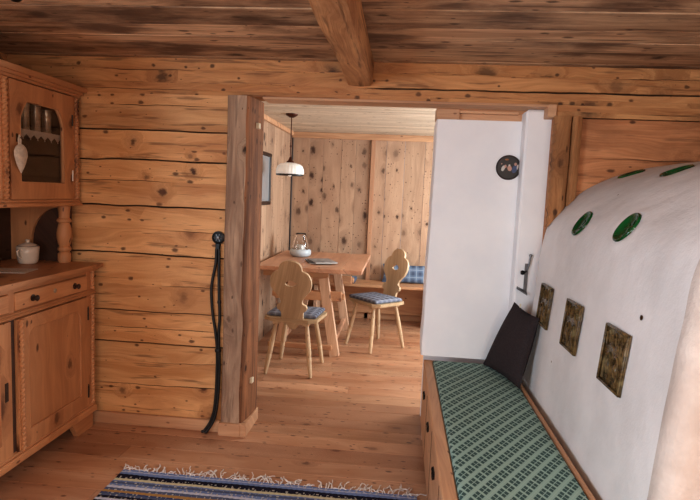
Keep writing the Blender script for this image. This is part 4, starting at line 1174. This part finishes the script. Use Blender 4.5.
for k in range(24):
    a = 2*PI*k/24
    hol.append((.046*math.cos(a), .312+.022*math.sin(a)*(1+.0*math.cos(a)) - .009*math.cos(a)**2*0 + (.006 if math.sin(a) > 0 else -.002)*(-math.cos(2*a))))
T = Matrix.Translation((.02, -.178, SZ)) @ Matrix.Rotation(R(14), 4, 'X')
mb = MB(); mb.prism(outl, -.012, .012, M=T, holes=[hol[::-1]], tone=.3, bev=.003); mb.build('backrest', M['chair'], chair, smooth=35)
mb = pad(-.20, .20, -.148, .175, SZ+.0145, SZ+.047, .014, 12, 12, .010); mb.build('seat_pad', M['plaidgrey'], chair, smooth=70)
chair.location = (-.80, 1.25, 0); chair.rotation_euler = (0, 0, R(-5))
W[chair.name] = Matrix.Translation(chair.location) @ Matrix.Rotation(R(-5), 4, 'Z')
copy_thing(chair, (-.185, 2.07, 0), R(133), 'carved board-back wooden chair with plaid pad turned sideways near white wall')

# ------------------------------------------------------------------ corner bench behind table
cb = thing('corner_bench', 'pine wall bench along the far wall behind the table', 'bench', (0, 3.05, 0))
mb = MB(); mb.box(-1.235, 1.85, 2.86, 3.222, .43, .462, .006, .3); mb.build('seat_plank', M['benchx'], cb)
mb = MB(); mb.box(-1.235, 1.85, 3.19, 3.222, .0762, .43, .003, 1.3); mb.build('back_board', M['benchx'], cb)
for x_ in (-.9, .36, 1.5): mb = MB(); mb.box(x_-.02, x_+.02, 2.89, 3.18, 0, .43, .004, .2); mb.build('leg', M['tableleg'], cb)
# cushions on it
def cush(name, x0, x1, lab, z0=.4665, y=3.14, h=.2, grp=None):
    o = pillow((x0, y-.05, z0), (x1, y-.05, z0), (x1, y+.035, z0+h), (x0, y+.035, z0+h), .035, M['plaidblue'], name)
    tag(o, lab, 'cushion', grp)
cush('plaid_cushion', -.17, .40, 'long blue plaid cushion standing on the far bench directly behind the sideways chair')
mb = pad(-.78, -.46, 2.89, 3.17, .4625, .505, .014, 10, 10, .008); o = mb.build('plaid_seat_pad', M['plaidblueh'], smooth=70)
tag(o, 'blue plaid seat pad on the far bench just right of table edge', 'cushion')

# pendant lamp
LX, LY = -1.008, 1.82
lp = thing('pendant_lamp', 'hanging lamp with fluted white glass shade on a bronze rod over table', 'lamp', (LX, LY, 1.6))
mb = MB(); mb.lathe([(.001, 2.100), (.020, 2.101), (.030, 2.108), (.050, 2.118), (.055, 2.128), (.055, 2.1325)], c=(LX, LY, 0), n=28); mb.build('ceiling_canopy', M['copper'], lp, smooth=50)
mb = MB(); mb.lathe([(.0045, 1.73), (.0045, 2.102)], c=(LX, LY, 0), n=10).lathe([(.006, 1.84), (.0085, 1.85), (.006, 1.86)], c=(LX, LY, 0), n=12); mb.build('rod', M['copper'], lp, smooth=50)
mb = MB(); mb.lathe([(.036, 1.700), (.034, 1.712), (.022, 1.722), (.014, 1.735), (.008, 1.755), (.001, 1.757)], c=(LX, LY, 0), n=24); mb.build('shade_holder', M['copper'], lp, smooth=50)
mb = MB(); mb.lathe([(.120, 1.598), (.123, 1.615), (.120, 1.645), (.108, 1.675), (.085, 1.692), (.05, 1.700), (.034, 1.704)], c=(LX, LY, 0), n=96, flute=24, fa=.03, cap=False); o = mb.build('glass_shade', M['opal'], lp, smooth=60)
o.modifiers.new('thick', 'SOLIDIFY').thickness = .004
mb = MB(); mb.lathe([(.120, 1.588), (.125, 1.590), (.126, 1.600), (.121, 1.602)], c=(LX, LY, 0), n=48, cap=False); o = mb.build('shade_rim', M['darkrim'], lp, smooth=60)
o.modifiers.new('thick', 'SOLIDIFY').thickness = .003
mb = MB(); mb.lathe([(.001, 1.580), (.014, 1.584), (.022, 1.598), (.024, 1.615), (.018, 1.64), (.013, 1.66), (.013, 1.70)], c=(LX, LY, 0), n=20); mb.build('bulb', M['opal'], lp, smooth=60)

# framed mirror on left dining wall
t_ = thing('wall_mirror', 'dark-framed mirror on the left wall of the dining room beside post', 'mirror', (-1.285, 1.93, 1.55))
mb = MB()
for (a, b, c_, d) in ((1.72, 2.17, 1.765, 1.80), (1.72, 2.17, 1.31, 1.345), (1.72, 1.755, 1.31, 1.80), (2.135, 2.17, 1.31, 1.80)): mb.box(-1.287, -1.262, a, b, c_, d, .004)
mb.build('frame', M['framew'], t_)
mb = MB(); mb.box(-1.284, -1.272, 1.755, 2.135, 1.345, 1.765, .001); mb.build('mirror_glass', M['mirror'], t_)

# small dark spotlight on the ceiling at the upper left
t_ = thing('ceiling_spotlight', 'small black spotlight on the plank ceiling at the upper left', 'spotlight', (-1.465, -1.085, ZC))
mb = MB(); mb.lathe([(.035, 0), (.035, -.006), (.028, -.010), (.012, -.012)][::-1], c=(-1.465, -1.08, ZC+.002), n=20); mb.build('mount', M['blackm'], t_, smooth=50)
mb = MB(); mb.tube([(-1.465, -1.08, ZC-.01), (-1.465, -1.085, ZC-.022)], .006, 8); mb.lathe([(.016, -.03), (.024, -.02), (.026, .03), (.022, .032), (.018, .0)], c=(-1.455, -1.10, ZC-.035), n=16, M=Matrix.Rotation(R(60), 4, 'X')); mb.build('lamp_head', M['blackm'], t_, smooth=50)

# ------------------------------------------------------------------ lights
def area(name, loc, rot, sx, sy, e, colr):
    l = bpy.data.lights.new(name, 'AREA'); l.shape = 'RECTANGLE'; l.size = sx; l.size_y = sy; l.energy = e; l.color = colr
    o = bpy.data.objects.new(name, l); o.location = loc; o.rotation_euler = rot; col.objects.link(o); return o
area('window_daylight', (.3, YB-.12, 1.4), (R(90), 0, 0), 3.1, 1.05, 62, (1.0, .96, .92))
area('side_window_daylight', (XL-.11, -3.7, 1.37), (R(90), 0, R(-90)), 1.95, 1.1, 165, (.70, .86, 1.0))
area('dining_window_daylight', (1.98, 1.9, 1.32), (R(90), 0, R(90)), 1.45, 1.0, 125, (.84, .95, 1.0))
area('room_fill_light', (.9, -3.6, 2.1), (0, 0, 0), .8, .8, 48, (1.0, .92, .82))  # added fill with no lamp behind it, brightens cabinet front and floor
area('dining_fill_light', (.6, 1.0, 2.1), (0, 0, 0), .8, .8, 9, (1.0, .93, .84))  # added weak overhead fill, separate from the pendant lamp
w = bpy.data.worlds.new('World'); scene.world = w; w.use_nodes = True
bg = w.node_tree.nodes['Background']; bg.inputs[0].default_value = (.75, .85, 1, 1); bg.inputs[1].default_value = .5

# ------------------------------------------------------------------ camera
f = 545.0; p, r, yw = R(5.9), R(2.47), R(5.1)
cw, sw, cp, sp_ = math.cos(yw), math.sin(yw), math.cos(p), math.sin(p)
F = Vector((-sw*cp, cw*cp, -sp_)); rt = Vector((cw, sw, 0)); dn = F.cross(rt)
R2 = rt*math.cos(r) - dn*math.sin(r); D2 = dn*math.cos(r) + rt*math.sin(r)
cam = bpy.data.cameras.new('camera'); cam.sensor_width = 36; cam.lens = f/700*36; cam.clip_start = .05
co = bpy.data.objects.new('camera', cam); col.objects.link(co)
Up = -D2; Bk = -F
co.matrix_world = Matrix(((R2.x, Up.x, Bk.x, 0), (R2.y, Up.y, Bk.y, -3.06), (R2.z, Up.z, Bk.z, 1.45), (0, 0, 0, 1)))
scene.camera = co
scene.view_settings.view_transform = 'Standard'
scene.view_settings.look = 'None'
scene.view_settings.exposure = 0.0
scene.view_settings.gamma = 0.88
